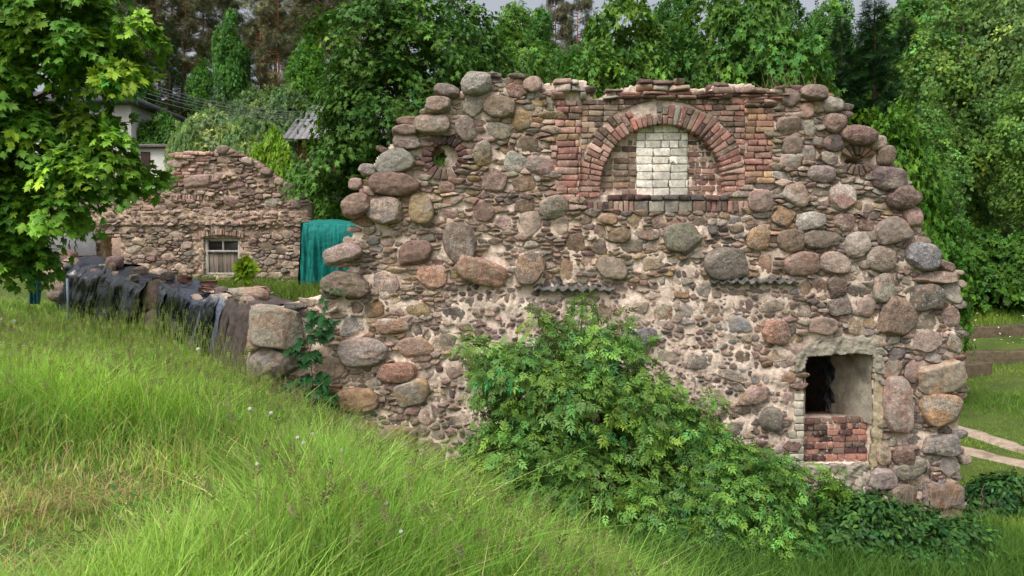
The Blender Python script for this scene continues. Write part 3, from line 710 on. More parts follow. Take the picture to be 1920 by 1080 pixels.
arch = Buf()
N = 40
for i in range(N):
    a0, a1 = math.pi * i / N, math.pi * (i + 1) / N; am = (a0 + a1) / 2
    deg = math.degrees(am)                                   # 0 = right, 180 = left
    if deg > 150: cc = RED + ROSE
    elif deg > 118: cc = UMBER + ROSE[:2] + RED[:1]
    elif deg > 104: cc = RED[:3] + [(178, 98, 72)]
    elif deg > 78: cc = UMBER + RED[:2] + GREYB[:1] + [(184, 116, 84)]
    elif deg > 45: cc = UMBER + DARK[:1] + ROSE[:1] + RED[:1]
    elif deg > 25: cc = UMBER[:3] + RED[:2]
    else: cc = RED + ROSE[:2]
    ro = ROUT + R.uniform(-5, 4) - (6 if 60 < deg < 120 else 0)
    cuts = R.choice([(0, 1), (0, .52, 1), (0, .33, 1), (0, .66, 1), (0, .52, 1)])
    if 94 < deg < 112 and R.random() < .5: cuts = (0, .55)
    for c0, c1 in zip(cuts[:-1], cuts[1:]):
        r0 = RIN + (ro - RIN) * c0 + (1 if c0 else 0); r1 = RIN + (ro - RIN) * c1 - (.8 if c1 < 1 else 0)
        g0, g1 = .9 / r0, .9 / r1
        P = lambda r_, a: (ARC[0] + r_ * math.cos(a) + R.uniform(-.5, .5), ARC[1] - r_ * math.sin(a) + R.uniform(-.5, .5))
        brick(arch, [P(r0, a0 + g0), P(r1, a0 + g1), P(r1, a1 - g1), P(r0, a1 - g0)], cc, R.uniform(.008, .028), .16, lime=.75 if deg < 150 else 1.0)
for side in (-1, 1):
    for k in range(2):
        y = ARC[1] + 1 + k * 10.5
        a, b = sorted((ARC[0] + side * (RIN + 1), ARC[0] + side * ROUT)); m = R.choice([a + 16, a + 23, a + 30])
        for p, q in ((a, m - 1.2), (m, b)): brick(arch, jrect(p, q, y, y + 9.3), RED + ROSE[:1], R.uniform(.02, .04), .16, lime=.8)
arch.build('brick_arch', BRICK, gable)

tym = Buf()
rows(tym, 1122, 1196, 236, 366, 11.6, 30, lambda x, y: (TAN + UMBER[:2] + [(150, 116, 92)]) if y > 268 else UMBER + RED[:2], (.0, .035), base=-.15, edge=2, skip=lambda x, y: (x - ARC[0]) ** 2 + (y - ARC[1]) ** 2 > (RIN + 10) ** 2, lime=.6, missing=.08)
rows(tym, 1294, 1364, 238, 366, 10.8, 26, UMBER + ROSE[:2] + [(160, 112, 90)], (.0, .02), base=-.15, edge=2, skip=lambda x, y: (x - ARC[0]) ** 2 + (y - ARC[1]) ** 2 > (RIN + 10) ** 2, lime=.5)
rows(tym, 1190, 1300, 222, 240, 9, 26, UMBER + TAN, (.0, .02), base=-.15, skip=lambda x, y: y > 232 and 1196 < x < 1292, lime=.5)
tym.build('arch_infill_brick', BRICK, gable)
wh = Buf()
rows(wh, 1196, 1294, 231, 368, 15.0, 32.5, lambda x, y: CREAM if y > 258 else CREAM[2:] + [(196, 186, 170)], (.008, .013), base=-.125, lime=.08, joint=1.3)
wh.build('white_brick_panel', BRICK, gable)

sill = Buf()
x = 1139
while x < 1364:
    w = R.uniform(18, 30); brick(sill, jrect(x, min(x + w - 1.5, 1366), 365.5, 375.5), DARK + [(86, 74, 74)] if x < 1195 or x > 1300 else [(92, 84, 82), (104, 96, 90)], R.uniform(.04, .06), .16, lime=.25); x += w
x = 1092
while x < 1398:
    if 1182 < x < 1316: w = R.uniform(20, 34); cc = GREYB + TAN[2:3] + UMBER[:1]
    else: w = R.uniform(8.5, 11); cc = DARK + UMBER[:2] if x < 1150 else (TAN + ROSE) if x < 1184 else ROSE + UMBER[1:4]
    brick(sill, jrect(x + .6, x + w - .6, 377.5, 398), cc, R.uniform(.02, .045), .06, lime=.4); x += w
sill.build('brick_sill', BRICK, gable)

cop = Buf()       # broken brick courses along the wall head
def head(x0, x1, y0, y1, n, cols, w=(26, 44), lime=.5):
    ch = (y1 - y0) / n
    for k in range(n):
        for layer in (0, 1, 2):
            x = x0 + R.uniform(-6, 6) + k * R.uniform(-3, 1)
            while x < x1:
                ww = R.uniform(*w)
                if R.random() > .06: brick(cop, jrect(x, min(x + ww - 1.2, x1 + 6), y0 + k * ch + .6 + R.uniform(-.6, .6), y0 + (k + 1) * ch - .6, 1.2), cols, .24 * 1 + R.uniform(-.02, .02) - (0 if layer == 0 else .0), .0, base=-.24 * layer + (.05 if k < 2 else .02) * R.uniform(.3, 1.3) - .24 + .02, lime=lime, rgh=.08)
                x += ww
head(1036, 1094, 160, 188, 2, GREYB + ROSE[:2] + [(176, 160, 144)])
head(1040, 1078, 149, 160, 1, GREYB + ROSE[:1])
head(1094, 1110, 164, 176, 1, UMBER)
head(1128, 1400, 180, 187, 1, UMBER + DARK[:1] + GREYB[:1])
head(1150, 1330, 172, 180, 1, UMBER + RED[:2] + TAN[:1], (18, 50))
head(1190, 1290, 160, 171, 1, TAN + UMBER + GREYB)
head(1197, 1276, 149, 160, 1, UMBER[:3] + DARK[:1])
head(1140, 1192, 166, 173, 1, RED[:3] + UMBER[:1], (20, 40))
head(1325, 1470, 176, 188, 2, UMBER + DARK[:2] + RED[:1])
head(1332, 1462, 163, 176, 1, TAN[2:] + UMBER[:2] + [(132, 104, 94)])
head(1336, 1412, 152, 163, 1, DARK + UMBER[:2])
head(1402, 1490, 170, 176, 1, UMBER + DARK[:2], (30, 60))
head(1396, 1452, 188, 203, 2, UMBER + ROSE[:1])
cop.build('broken_brick_coping', BRICK, gable)

# ---- round openings
for (c, r0, r1, holeY, cols_top, cols_bot) in ((OC1, 24, 45, 1.0, DARK + [(112, 68, 64)], OCHRE[:1] + UMBER + [(150, 104, 70)] + DARK[:2]), (OC2, 16, 37, .62, UMBER + ROSE[:1] + DARK[:1], UMBER + ROSE[:1] + DARK[:1])):
    rg = Buf(); n = 18 if r1 > 40 else 17
    for i in range(n):
        a0, a1 = 2 * math.pi * i / n, 2 * math.pi * (i + 1) / n; am = (a0 + a1) / 2
        if r1 < 40 and (abs(math.cos(am)) > .86): continue
        yy = math.sin(am); cc = cols_top if yy > -.2 else cols_bot
        ro = r1 + R.uniform(-3, 3); q0 = holeY
        P = lambda r_, a, s=1.0: (c[0] + r_ * math.cos(a), c[1] - r_ * math.sin(a) * s)
        g = 1.0
        brick(rg, [P(r0, a0 + g / r0, q0), P(ro, a0 + g / ro, (1 + q0) / 2 if q0 < 1 else 1), P(ro, a1 - g / ro, (1 + q0) / 2 if q0 < 1 else 1), P(r0, a1 - g / r0, q0)], cc, R.uniform(.015, .05), .16, lime=.35)
    o = rg.build('round_opening', BRICK, gable)

# ---- corrugated strips let into the wall
def strip(x0, x1, y, col):
    b = Buf(); n = int((x1 - x0) / 1.2); xs = np.linspace(x0, x1, n)
    wv = 2.6 * np.sin(xs * 2 * math.pi / 17.5) + .8 * waves(xs[:, None] * .02, 5, 8, 2)
    yt = y - 5 + wv * (.9 + .5 * waves(xs[:, None] * .03, 18, 3, 2)) + 1.6 * waves(xs[:, None] * .03, 8, 6, 3, .7); yb = yt + 4.2
    dj = .115 + .012 * waves(xs[:, None] * .05, 9, 9, 3) + .03 * waves(xs[:, None] * .012, 19, 6, 2)
    rise = 10.5
    V = np.concatenate([FRONT.P(xs, yt - rise, -.05), FRONT.P(xs, yt, dj), FRONT.P(xs, yb, dj - .002), FRONT.P(xs, yb - rise, -.05)])
    i = np.arange(n - 1); q = np.concatenate([np.stack([i + k * n, i + 1 + k * n, i + 1 + ((k + 1) % 4) * n, i + ((k + 1) % 4) * n], 1) for k in range(4)])
    b.add(V, [q[:, ::-1]], np.append(lin(col), .3), np.append(lin((120, 116, 112)), .3)); return b.build('corrugated_strip', STONE, gable)
strip(1000, 1152, 546, (98, 94, 90)); strip(1330, 1492, 532, (94, 90, 86))

# ---- cellar window
win = empty('window_opening', FRONT.P(np.array([1572.]), np.array([870.]))[0]); win.parent = gable
win.location = Vector(FRONT.P(np.array([1572.]), np.array([870.]))[0]) - gable.location
def patch(name, poly, mat, h, step=2.0, parent=None, edge=.0, nz=.012, seed=4, base=0.0):
    xs = [p[0] for p in poly]; ys = [p[1] for p in poly]
    def ins(x, y): 
        q = np.stack([x, y], 1) * .03; return inpoly(poly, x + 2.2 * waves(q, seed, 5, 2), y + 2.2 * waves(q, seed + 1, 5, 2))
    pl = Plane(Y0 - base - h)
    pl.k = FRONT.k
    return core(name, pl, (min(xs) - 4, min(ys) - 4, max(xs) + 4, max(ys) + 4), step, ins, lambda x, y: np.zeros(len(x)), h + .05, mat, parent, nz, seed)
patch('concrete_lintel', [(1490, 668), (1520, 640), (1560, 632), (1636, 628), (1652, 650), (1656, 700), (1640, 700), (1632, 662), (1560, 664), (1512, 668), (1508, 690), (1488, 700)], CONCRETE, .055, 2, win, nz=.012, seed=31)
patch('concrete_jamb', [(1637, 690), (1656, 690), (1656, 760), (1650, 830), (1645, 872), (1628, 884), (1634, 840), (1637, 790)], mat_mortar('yellowed_concrete', (190, 176, 148), (176, 160, 128), (168, 158, 140)), .04, 2, win, nz=.01, seed=32)
wj = Buf(); y = 738; k = 0
while y < 872:
    xl = 1489 if y < 795 else 1479
    xs_ = [xl, 1507] if k % 2 == 0 or y < 795 else [xl, 1493, 1507]
    for a, b in zip(xs_[:-1], xs_[1:]): brick(wj, jrect(a, b - 1, y, y + 13), [(196, 184, 164), (206, 196, 176), (186, 174, 152)], R.uniform(.02, .035), .06, lime=.2)
    y += 14; k += 1
wj.build('white_brick_jamb', BRICK, win)
patch('concrete_patch', [(1512, 872), (1560, 871), (1630, 870), (1626, 900), (1612, 922), (1560, 926), (1530, 922)], CONCRETE, .06, 2, win, nz=.022, seed=35)
rb = Buf()
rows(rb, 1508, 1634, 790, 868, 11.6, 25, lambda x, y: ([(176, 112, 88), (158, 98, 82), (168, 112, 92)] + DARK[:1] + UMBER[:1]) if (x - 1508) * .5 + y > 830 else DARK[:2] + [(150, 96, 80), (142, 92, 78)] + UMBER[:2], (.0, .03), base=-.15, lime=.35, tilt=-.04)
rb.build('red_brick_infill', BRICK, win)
# reveals run back through the wall and splay inwards
rv = Buf(); D = .80
Pf = lambda px, py, d: FRONT.P(np.array([px]), np.array([py]), -d)[0]
def quad(b, pts, col, nseg=12):
    p = np.array(pts); u = np.linspace(0, 1, nseg); U, W = np.meshgrid(u, u); U = U.ravel()[:, None]; W = W.ravel()[:, None]
    v = p[0] * (1 - U) * (1 - W) + p[1] * U * (1 - W) + p[2] * U * W + p[3] * (1 - U) * W
    v = v + .012 * np.stack([waves(v, 3, 7, 2), waves(v, 4, 7, 2), waves(v, 5, 7, 2)], 1)
    i = np.arange(nseg - 1); I, J = np.meshgrid(i, i); a = (J * nseg + I).ravel(); q = np.stack([a, a + 1, a + nseg + 1, a + nseg], 1); b.add(v, [q], col)
xl_in = 4.54
quad(rv, [Pf(1635, 660, 0), Pf(1635, 796, 0), [xl_in, Y0 + D, Pf(0, 796, 0)[2]], [xl_in, Y0 + D, Pf(0, 660, 0)[2]]], lin((176, 168, 156)))
rv.build('window_reveal', CONCRETE, win, smooth=True)
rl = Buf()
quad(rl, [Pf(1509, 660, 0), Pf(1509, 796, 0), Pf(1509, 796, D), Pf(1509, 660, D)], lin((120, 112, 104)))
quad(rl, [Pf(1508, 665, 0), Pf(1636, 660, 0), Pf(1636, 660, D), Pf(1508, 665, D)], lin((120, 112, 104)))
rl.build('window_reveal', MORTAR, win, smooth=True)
sb = Buf(); box(sb, (FRONT.P(np.array([1569.]), np.array([666.]))[0] + np.array([0, .1, 0])), (.86, .09, .035), 0, lin((104, 84, 72)), tilt=.04); sb.build('rusty_lintel_bar', PAINT, win)
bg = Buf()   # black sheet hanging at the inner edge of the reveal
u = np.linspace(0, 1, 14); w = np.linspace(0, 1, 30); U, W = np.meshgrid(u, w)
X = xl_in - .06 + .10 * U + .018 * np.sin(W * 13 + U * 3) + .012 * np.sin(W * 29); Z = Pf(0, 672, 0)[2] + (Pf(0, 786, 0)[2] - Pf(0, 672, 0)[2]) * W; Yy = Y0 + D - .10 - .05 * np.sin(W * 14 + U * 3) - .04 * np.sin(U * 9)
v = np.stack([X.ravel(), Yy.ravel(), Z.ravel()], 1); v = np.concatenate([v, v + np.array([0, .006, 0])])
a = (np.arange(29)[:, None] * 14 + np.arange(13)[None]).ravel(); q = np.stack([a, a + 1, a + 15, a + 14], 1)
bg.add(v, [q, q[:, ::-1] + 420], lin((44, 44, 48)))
TARP = None
cell = Buf()      # closed cellar box, added behind to keep light out of the hole
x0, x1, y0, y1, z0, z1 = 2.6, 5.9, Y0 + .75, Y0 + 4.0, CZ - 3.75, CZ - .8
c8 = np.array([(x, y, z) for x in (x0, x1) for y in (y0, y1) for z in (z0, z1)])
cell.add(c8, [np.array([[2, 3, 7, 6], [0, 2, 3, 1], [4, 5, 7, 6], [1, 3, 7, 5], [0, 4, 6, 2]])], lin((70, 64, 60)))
cell.build('dark_cellar_box', MORTAR, gable)
# ------------------------------------------------------------------ rear gable (20 m away)
REAR = Plane(20.0)
ROUT_ = [(96,556),(98,440),(104,372),(150,352),(190,364),(236,378),(244,368),(310,361),(327,355),(327,285),(352,284),(400,284),(413,275),(432,280),(458,292),(482,302),(495,316),(515,330),(532,345),(556,362),(578,380),(580,556)]
def r_hole(x, y): return (x > 381) & (x < 449) & (y > 447) & (y < 516) | (x > 187) & (x < 226) & (y > 444) & (y < 520)
def r_in(x, y): return inpoly(ROUT_, x, y) & ~r_hole(x, y)
RST = [(435,377,30,17,5,'rt'),(390,395,30,13,0,'p'),(450,346,24,13,-5,'rp'),(372,340,54,22,-8,'p'),(510,380,26,18,10,'gG'),(420,300,24,15,0,'p'),(397,312,22,14,0,'p'),(420,281,22,16,0,'p',.2,.8),(465,303,22,15,10,'p',.2,.8),(500,397,19,17,0,'t'),
 (543,350,24,16,20,'p',.2,.8),(556,381,22,18,0,'p'),(260,452,28,15,10,'t'),(250,468,32,17,-5,'p'),(280,470,32,17,8,'t'),(300,394,26,17,0,'pt'),(500,462,24,19,0,'t'),(555,511,24,17,0,'p'),(520,516,22,15,0,'t'),(315,481,28,15,0,'t'),(500,322,22,15,15,'p',.2,.8),(525,341,20,13,20,'p',.2,.8),
 (470,358,20,14,0,'r'),(410,330,18,13,0,'t'),(350,460,22,14,0,'p'),(330,440,24,13,10,'t'),(540,440,24,17,0,'p'),(528,470,22,16,0,'t'),(560,470,20,16,0,'p'),(300,430,20,12,0,'p'),(235,430,24,14,0,'p'),(200,400,26,18,0,'pt'),(180,385,24,16,0,'p'),(150,390,26,18,0,'p'),(130,420,28,20,0,'t'),(268,500,26,15,0,'t'),(300,510,28,17,0,'p'),(340,500,24,15,0,'t'),(540,495,22,14,0,'t'),(505,490,24,15,0,'p'),(485,440,18,14,0,'t')]
ruin2 = empty('brick_gable_ruin', (float(REAR.P(np.array([340.]), np.array([550.]))[0][0]), 20.3, tz(-8, 20)), 'stepped ruin of pinkish brick and rubble with a boarded wooden window', 'ruin')
MORT2 = mat_mortar('pink_lime_mortar', (206, 180, 160), (190, 164, 146), (172, 150, 132))
def depth_rear(x, y):
    return fillet(x, y, RST, np.where(y > 424, -.05, np.where((y > 395) & (y < 424), .04, -.015)), 4, .02)
core('rubble_core', REAR, (90, 268, 586, 560), 2.5, r_in, depth_rear, .6, MORT2, ruin2, noise=.035, nseed=40)
def r_zone(x, y):
    z = (x > 330) & (x < 402) & (y > 284) & (y < 332) | (x > 318) & (x < 402) & (y > 364) & (y < 377) | (x > 234) & (x < 322) & (y > 378) & (y < 400)
    return z | (x > 352) & (x < 492) & (y > 430) & (y < 452) | (x > 356) & (x < 474) & (y > 446) & (y < 520) | (x > 180) & (x < 238) & (y > 434) & (y < 522)
def style_rear(x, y):
    if y > 424: return 3.0, 1.9, 1.0, .08, .0, .05, ('t', 'p', 'G', 'p', 't', 'g', 'r')
    return 2.9, 2.0, 1.2, .24, .02, .09, ('p', 'p', 'r', 't', 'p', 'o')
for i, st in enumerate(RST):
    v, f = boulder_geo(REAR, st, 400 + i, 3); ca, cb = stonecol(st[5]); ca, cb = smear(REAR, v, ca, cb, i, .05, .8)
    build('boulder', v, [f], STONE, ruin2, {'Col': ca, 'Col2': cb}, smooth=True)
_bs = REAR; cr = Buf()
masonry_fill(cr, REAR, (98, 276, 580, 552), lambda x, y: r_in(x, y) & ~r_zone(x, y), RST, style_rear, 77)
o = cr.build('stone_chips', STONE, ruin2); o['kind'] = 'stuff'
_F = FRONT; FRONT = REAR                      # the brick routines lay bricks on the current plane
PINK = [(176, 142, 122), (166, 130, 110), (184, 152, 132), (156, 124, 106), (148, 120, 104)]
def run(name, *a, **k):
    b = Buf(); rows(b, *a, **k); b.build(name, BRICK, ruin2)
run('brick_course', 329, 402, 285, 334, 6.2, 15, PINK + ROSE, (.0, .10), lime=.6, edge=4, skip=lambda x, y: x > 402 - (y - 285) * .35 and y > 300, missing=.06, joint=1.0)
run('brick_course', 320, 400, 365, 376, 11, 5.2, PINK + TAN[:1], (.02, .06), lime=.4, joint=.9)
run('brick_course', 236, 322, 378, 399, 5.8, 15, PINK + TAN[:2], (.0, .08), lime=.5, edge=5, missing=.1, joint=1.0)
run('brick_course', 430, 520, 398, 424, 6, 15, PINK + ROSE[:1], (.02, .10), lime=.6, edge=10, missing=.15, joint=1.0)
b = Buf(); n = 19
for i in range(n):                               # segmental head over the window
    t0, t1 = i / n, (i + 1) / n; xa, xb = 374 + 82 * t0, 374 + 82 * t1; s = lambda t: -6 * (1 - (2 * t - 1) ** 2)
    brick(b, [(xa + .4, 447 + s(t0)), (xb - .4, 447 + s(t1)), (xb - .1 + (t1 - .5) * 3, 435 + s(t1)), (xa + .1 + (t0 - .5) * 3, 435 + s(t0))], PINK + ROSE[1:2], R.uniform(.0, .05), .2, lime=.5)
b.build('brick_arch', BRICK, ruin2)
run('brick_jamb', 357, 381, 447, 518, 5.8, 14, TAN + PINK, (-.03, .02), lime=.4, edge=4, joint=1.0, base=-.05, deep=.15)
run('brick_jamb', 450, 474, 447, 518, 5.8, 14, TAN + PINK, (-.03, .02), lime=.4, edge=4, joint=1.0, base=-.05, deep=.15)
run('brick_jamb', 226, 238, 444, 520, 5.8, 12, PINK, (-.03, .02), lime=.4, edge=2, joint=1.0, base=-.05, deep=.15)
run('brick_jamb', 182, 240, 434, 444, 5, 14, PINK + RED[:1], (.0, .05), lime=.4, edge=2, joint=1.0, deep=.15)
FRONT = _F
def rp(px, py, d=0.): return REAR.P(np.array([px]), np.array([py]), d)[0]
w2 = empty('window', rp(415, 516)); w2.parent = ruin2; w2.location = Vector(rp(415, 516)) - ruin2.location
k2 = REAR.k; zc = rp(415, 481.5, -.14)
fr = Buf(); WOODC = lin((178, 172, 160))
for px in (384, 446): box(fr, rp(px, 481.5, -.14), (.075, .09, .95), 0, WOODC)
for py in (449.5, 471, 514): box(fr, rp(415, py, -.14), (.80, .085, .07 if py != 471 else .055), 0, WOODC)
box(fr, rp(415, 460, -.13), (.04, .05, .26), 0, WOODC)
fr.build('frame', WOOD, w2)
bd = Buf(); x = 388
while x < 443:
    w = R.uniform(7, 10); box(bd, rp(x + w / 2, 492.5, -.17), (w * k2 * .95, .025, .56 + R.uniform(-.02, .0)), 0, lin(np.array((134, 122, 110)) * R.uniform(.8, 1.1))); x += w
bd.build('board', WOOD, w2)
gl = Buf(); box(gl, rp(415, 460, -.17), (.76, .012, .27), 0, lin((52, 50, 48)))
gm = NT('dusty_glass'); GLASS = gm.done(gm.princ(tuple(lin((70, 68, 64))), .25, None, .5)); gl.build('pane', GLASS, w2)
dk = Buf(); box(dk, rp(206, 480, -1.6), (1.6, .1, 2.2), 0, lin((90, 76, 66))); dk.build('passage_wall', MORT2, ruin2)
pn = Buf(); box(pn, rp(144, 458, .22), (1.22, .03, .62), 0, lin((128, 126, 128)), tilt=.04)
o = pn.build('grey_panel', PAINT); tag(o, 'flat grey board leaning on the rear ruin left of its doorway', 'board')

# ------------------------------------------------------------------ low wall under plastic, running back to the left
class RunPlane:
    """wall along a line on the ground: px in cm along it, py in cm downwards from a datum"""
    def __init__(s, A, B, z0):
        s.A = np.array(A, float); d = np.array(B, float) - s.A; s.L = np.linalg.norm(d); s.d = d / s.L
        s.n = np.array([-s.d[1], s.d[0]]); s.n = s.n if s.n @ (-(s.A)) > 0 else -s.n; s.z0 = z0; s.k = .01; s.Y = 0
    def P(s, px, py, d=0.):
        px = np.asarray(px, float); py = np.asarray(py, float); d = np.broadcast_to(np.asarray(d, float), px.shape)
        xy = s.A + px[..., None] * .01 * s.d + d[..., None] * s.n
        return np.concatenate([xy, (s.z0 - py * .01)[..., None]], -1)
RUN = RunPlane((-3.40, 10.45), (-9.8, 17.0), CZ - 2.0)
def u_of(px):
    t = (px - 960) / F; return ((RUN.A[0] - t * RUN.A[1]) / (t * RUN.d[1] - RUN.d[0]))
def top_h(u): return 1.20 + .058 * u + .05 * np.sin(u * 2.3) + .03 * np.sin(u * 5.1 + 1)
lw = empty('low_stone_wall', (-6.3, 13.4, tz(-6.3, 13.4)), 'low ruined boulder wall mostly hidden under black plastic sheets', 'wall')
def lw_in(x, y): return (x > 4) & (x < RUN.L * 100 - 4) & (-y < top_h(x * .01) * 100 - 6) & (y < 45)
core('mortar_core', RUN, (0, -190, RUN.L * 100, 50), 5, lw_in, lambda x, y: np.full(len(x), -.03), .6, MORTAR, lw, noise=.03, nseed=60)
ch = Buf(); masonry_fill(ch, RUN, (5, -185, RUN.L * 100 - 5, 40), lw_in, [], lambda x, y: (11, 1.5, 2.5, .05, .02, .05, ('p', 't', 'r', 'p', 'g')), 5)
o = ch.build('field_stone', STONE, lw); o['kind'] = 'stuff'
for i, (px, py, Y, w, h, cc) in enumerate([(105, 492, 17.0, 34, 30, 'p'), (128, 480, 17.3, 34, 26, 'pr'), (98, 520, 16.8, 44, 36, 'tp'), (140, 500, 16.9, 40, 32, 'p'), (118, 545, 16.5, 50, 40, 'pt'), (303, 556, 13.15, 40, 62, 'p'), (300, 602, 12.95, 46, 44, 'pr')]):
    v, f = rock(700 + i, .3, 3); c = at(px, py, Y); s = Y / F / 2; ca, cb = stonecol(cc)
    build('boulder', v * np.array([w * s, (w + h) / 2 * s, h * s]) + c, [f], STONE, lw, {'Col': ca, 'Col2': cb}, smooth=True)

tm = NT('plastic_sheet'); tca = tm.attr('Col'); ttc = tm.n('ShaderNodeTexCoord').outputs['Object']
tn = tm.noise(ttc, 7, 4, .6, 1.2); tn2 = tm.noise(ttc, 30, 3, .6)
PLASTIC = tm.done(tm.princ(tm.scale_col(tca.outputs['Color'], tm.ramp(tn, .3, .7, .75, 1.3)), tm.ramp(tn, .3, .7, .12, .26), tm.bump(tn2, .35, .008, tm.bump(tn, .6, .03)), .6))
cm_ = NT('woven_cover'); cca = cm_.attr('Col'); ctc = cm_.n('ShaderNodeTexCoord').outputs['Object']
cn = cm_.noise(ctc, 9, 4, .6, .5); CLOTH = cm_.done(cm_.princ(cm_.scale_col(cca.outputs['Color'], cm_.ramp(cn, .3, .7, .62, 1.2)), .75, cm_.bump(cn, .7, .03), .3))
def drape(name, u0, u1, hang, back, seed, col, label, col_top=None, mat=PLASTIC, fold=.07, lift=0.0, slant=0.0, ragged=.08):
    """sheet hung over the wall: up the front face, across the top, down the back"""
    nu, nv = int((u1 - u0) * 60) + 12, 70
    u = np.linspace(0, 1, nu); s = np.linspace(0, 1, nv); U, S = np.meshgrid(u, s); U = U.ravel(); S = S.ravel()
    uu = u0 + (u1 - u0) * U; T = top_h(uu)
    hz = hang + ragged * waves(np.stack([uu * 1.0, uu * 0], 1), seed, 3.2, 3, .6)
    front = T - hz; topw = .62; tot = front + topw + back
    q = S * tot
    x_d = np.where(q < front, .07, np.where(q < front + topw, .07 - (q - front), .07 - topw - .05))   # d (towards the viewer)
    z = np.where(q < front, hz + q, np.where(q < front + topw, T + .03, T + .03 - (q - front - topw)))
    rel = np.clip((front - q) / np.maximum(front, .01), 0, 1)
    P2 = np.stack([uu + .12 * q, q * .10], 1)
    fw = waves(P2, seed + 1, 11, 3, .55); fr_ = (1 - np.abs(waves(np.stack([uu + .15 * q, q * .35], 1), seed + 2, 7, 3, .6)) * 1.5)
    on_front = np.clip((front - q) / .12, 0, 1); 
    x_d = x_d + on_front * (1.5 * fold * (.35 + rel) * (fw * .8 + .35) + fold * .5 * fr_ + .10 * rel)
    lump = .035 * waves(np.stack([uu, x_d], 1), seed + 3, 5, 3, .6) + .022 * (1 - np.abs(waves(np.stack([uu, x_d], 1), seed + 4, 11, 2)) * 1.6)
    z = z + (1 - on_front) * (lump + lift) + on_front * rel * 0
    rnd = np.exp(-((q - front) / .09) ** 2); z = z - .03 * rnd; x_d = x_d - .02 * rnd
    uu2 = uu + slant * rel + .05 * waves(np.stack([q * 2, uu * 0 + 1], 1), seed + 6, 4, 2) * np.where(U < .5, 1, -1)
    xy = RUN.A + uu2[:, None] * RUN.d + x_d[:, None] * RUN.n
    V = np.concatenate([xy, (RUN.z0 + z)[:, None]], 1)
    a = (np.arange(nv - 1)[:, None] * nu + np.arange(nu - 1)[None]).ravel(); qd = np.stack([a, a + 1, a + nu + 1, a + nu], 1)
    c = np.tile(lin(col), (len(V), 1))
    if col_top is not None: c = np.where((q > front - .05)[:, None], lin(col_top), c)  # lighter top: sheen from the sky put into the sheet colour
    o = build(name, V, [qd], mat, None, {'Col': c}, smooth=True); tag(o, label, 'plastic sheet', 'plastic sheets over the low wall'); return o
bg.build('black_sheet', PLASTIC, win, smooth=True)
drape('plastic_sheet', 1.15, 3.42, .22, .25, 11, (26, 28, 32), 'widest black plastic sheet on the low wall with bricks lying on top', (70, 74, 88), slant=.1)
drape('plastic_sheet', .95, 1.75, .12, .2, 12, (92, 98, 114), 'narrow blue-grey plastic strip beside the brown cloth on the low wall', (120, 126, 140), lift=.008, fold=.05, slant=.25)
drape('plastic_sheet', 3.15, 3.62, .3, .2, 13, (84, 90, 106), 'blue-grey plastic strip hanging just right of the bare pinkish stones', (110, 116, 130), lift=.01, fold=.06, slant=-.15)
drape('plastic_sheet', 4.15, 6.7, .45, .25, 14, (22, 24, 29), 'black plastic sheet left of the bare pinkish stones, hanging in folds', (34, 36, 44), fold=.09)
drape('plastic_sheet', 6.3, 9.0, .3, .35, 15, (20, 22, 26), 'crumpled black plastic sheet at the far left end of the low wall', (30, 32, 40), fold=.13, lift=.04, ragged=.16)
drape('brown_cloth', -.02, 1.30, .10, .22, 16, (80, 70, 66), 'dull brown cloth hanging beside the big corner boulders', (86, 76, 72), mat=CLOTH, fold=.06, lift=.015)
# light sheet lying on top
def on_top(px, w): u = u_of(px); xy = RUN.A + u * RUN.d - w * RUN.n; return np.array([xy[0], xy[1], RUN.z0 + top_h(u) + .05])
RZ = math.atan2(RUN.d[1], RUN.d[0])
b = Buf(); n = 26; U, W = np.meshgrid(np.linspace(-.75, .75, n), np.linspace(-.28, .28, 14)); P2 = np.stack([U.ravel(), W.ravel()], 1)
zz = .045 + .035 * waves(P2, 3, 6, 3); c = on_top(398, .33); v = np.stack([c[0] + P2[:, 0] * RUN.d[0] - P2[:, 1] * RUN.n[0], c[1] + P2[:, 0] * RUN.d[1] - P2[:, 1] * RUN.n[1], c[2] + zz], 1)
a = (np.arange(13)[:, None] * n + np.arange(n - 1)[None]).ravel(); b.add(v, [np.stack([a, a + 1, a + n + 1, a + n], 1)], lin((176, 172, 168)))
tag(b.build('pale_sheet', PLASTIC, None, True), 'pale crumpled sheet lying flat on top of the low wall under bricks', 'sheet')
v, f = rock(811, .15, 4); c = at(468, 553, 10.95); s = 10.95 / F / 2; ca, cb = stonecol('tG')
tag(build('boulder', v * np.array([68 * s, 50 * s, 31 * s]) + c, [f], STONE, None, {'Col': ca, 'Col2': cb}, smooth=True), 'rough tan boulder resting on the plastic sheets near the wall corner', 'boulder')
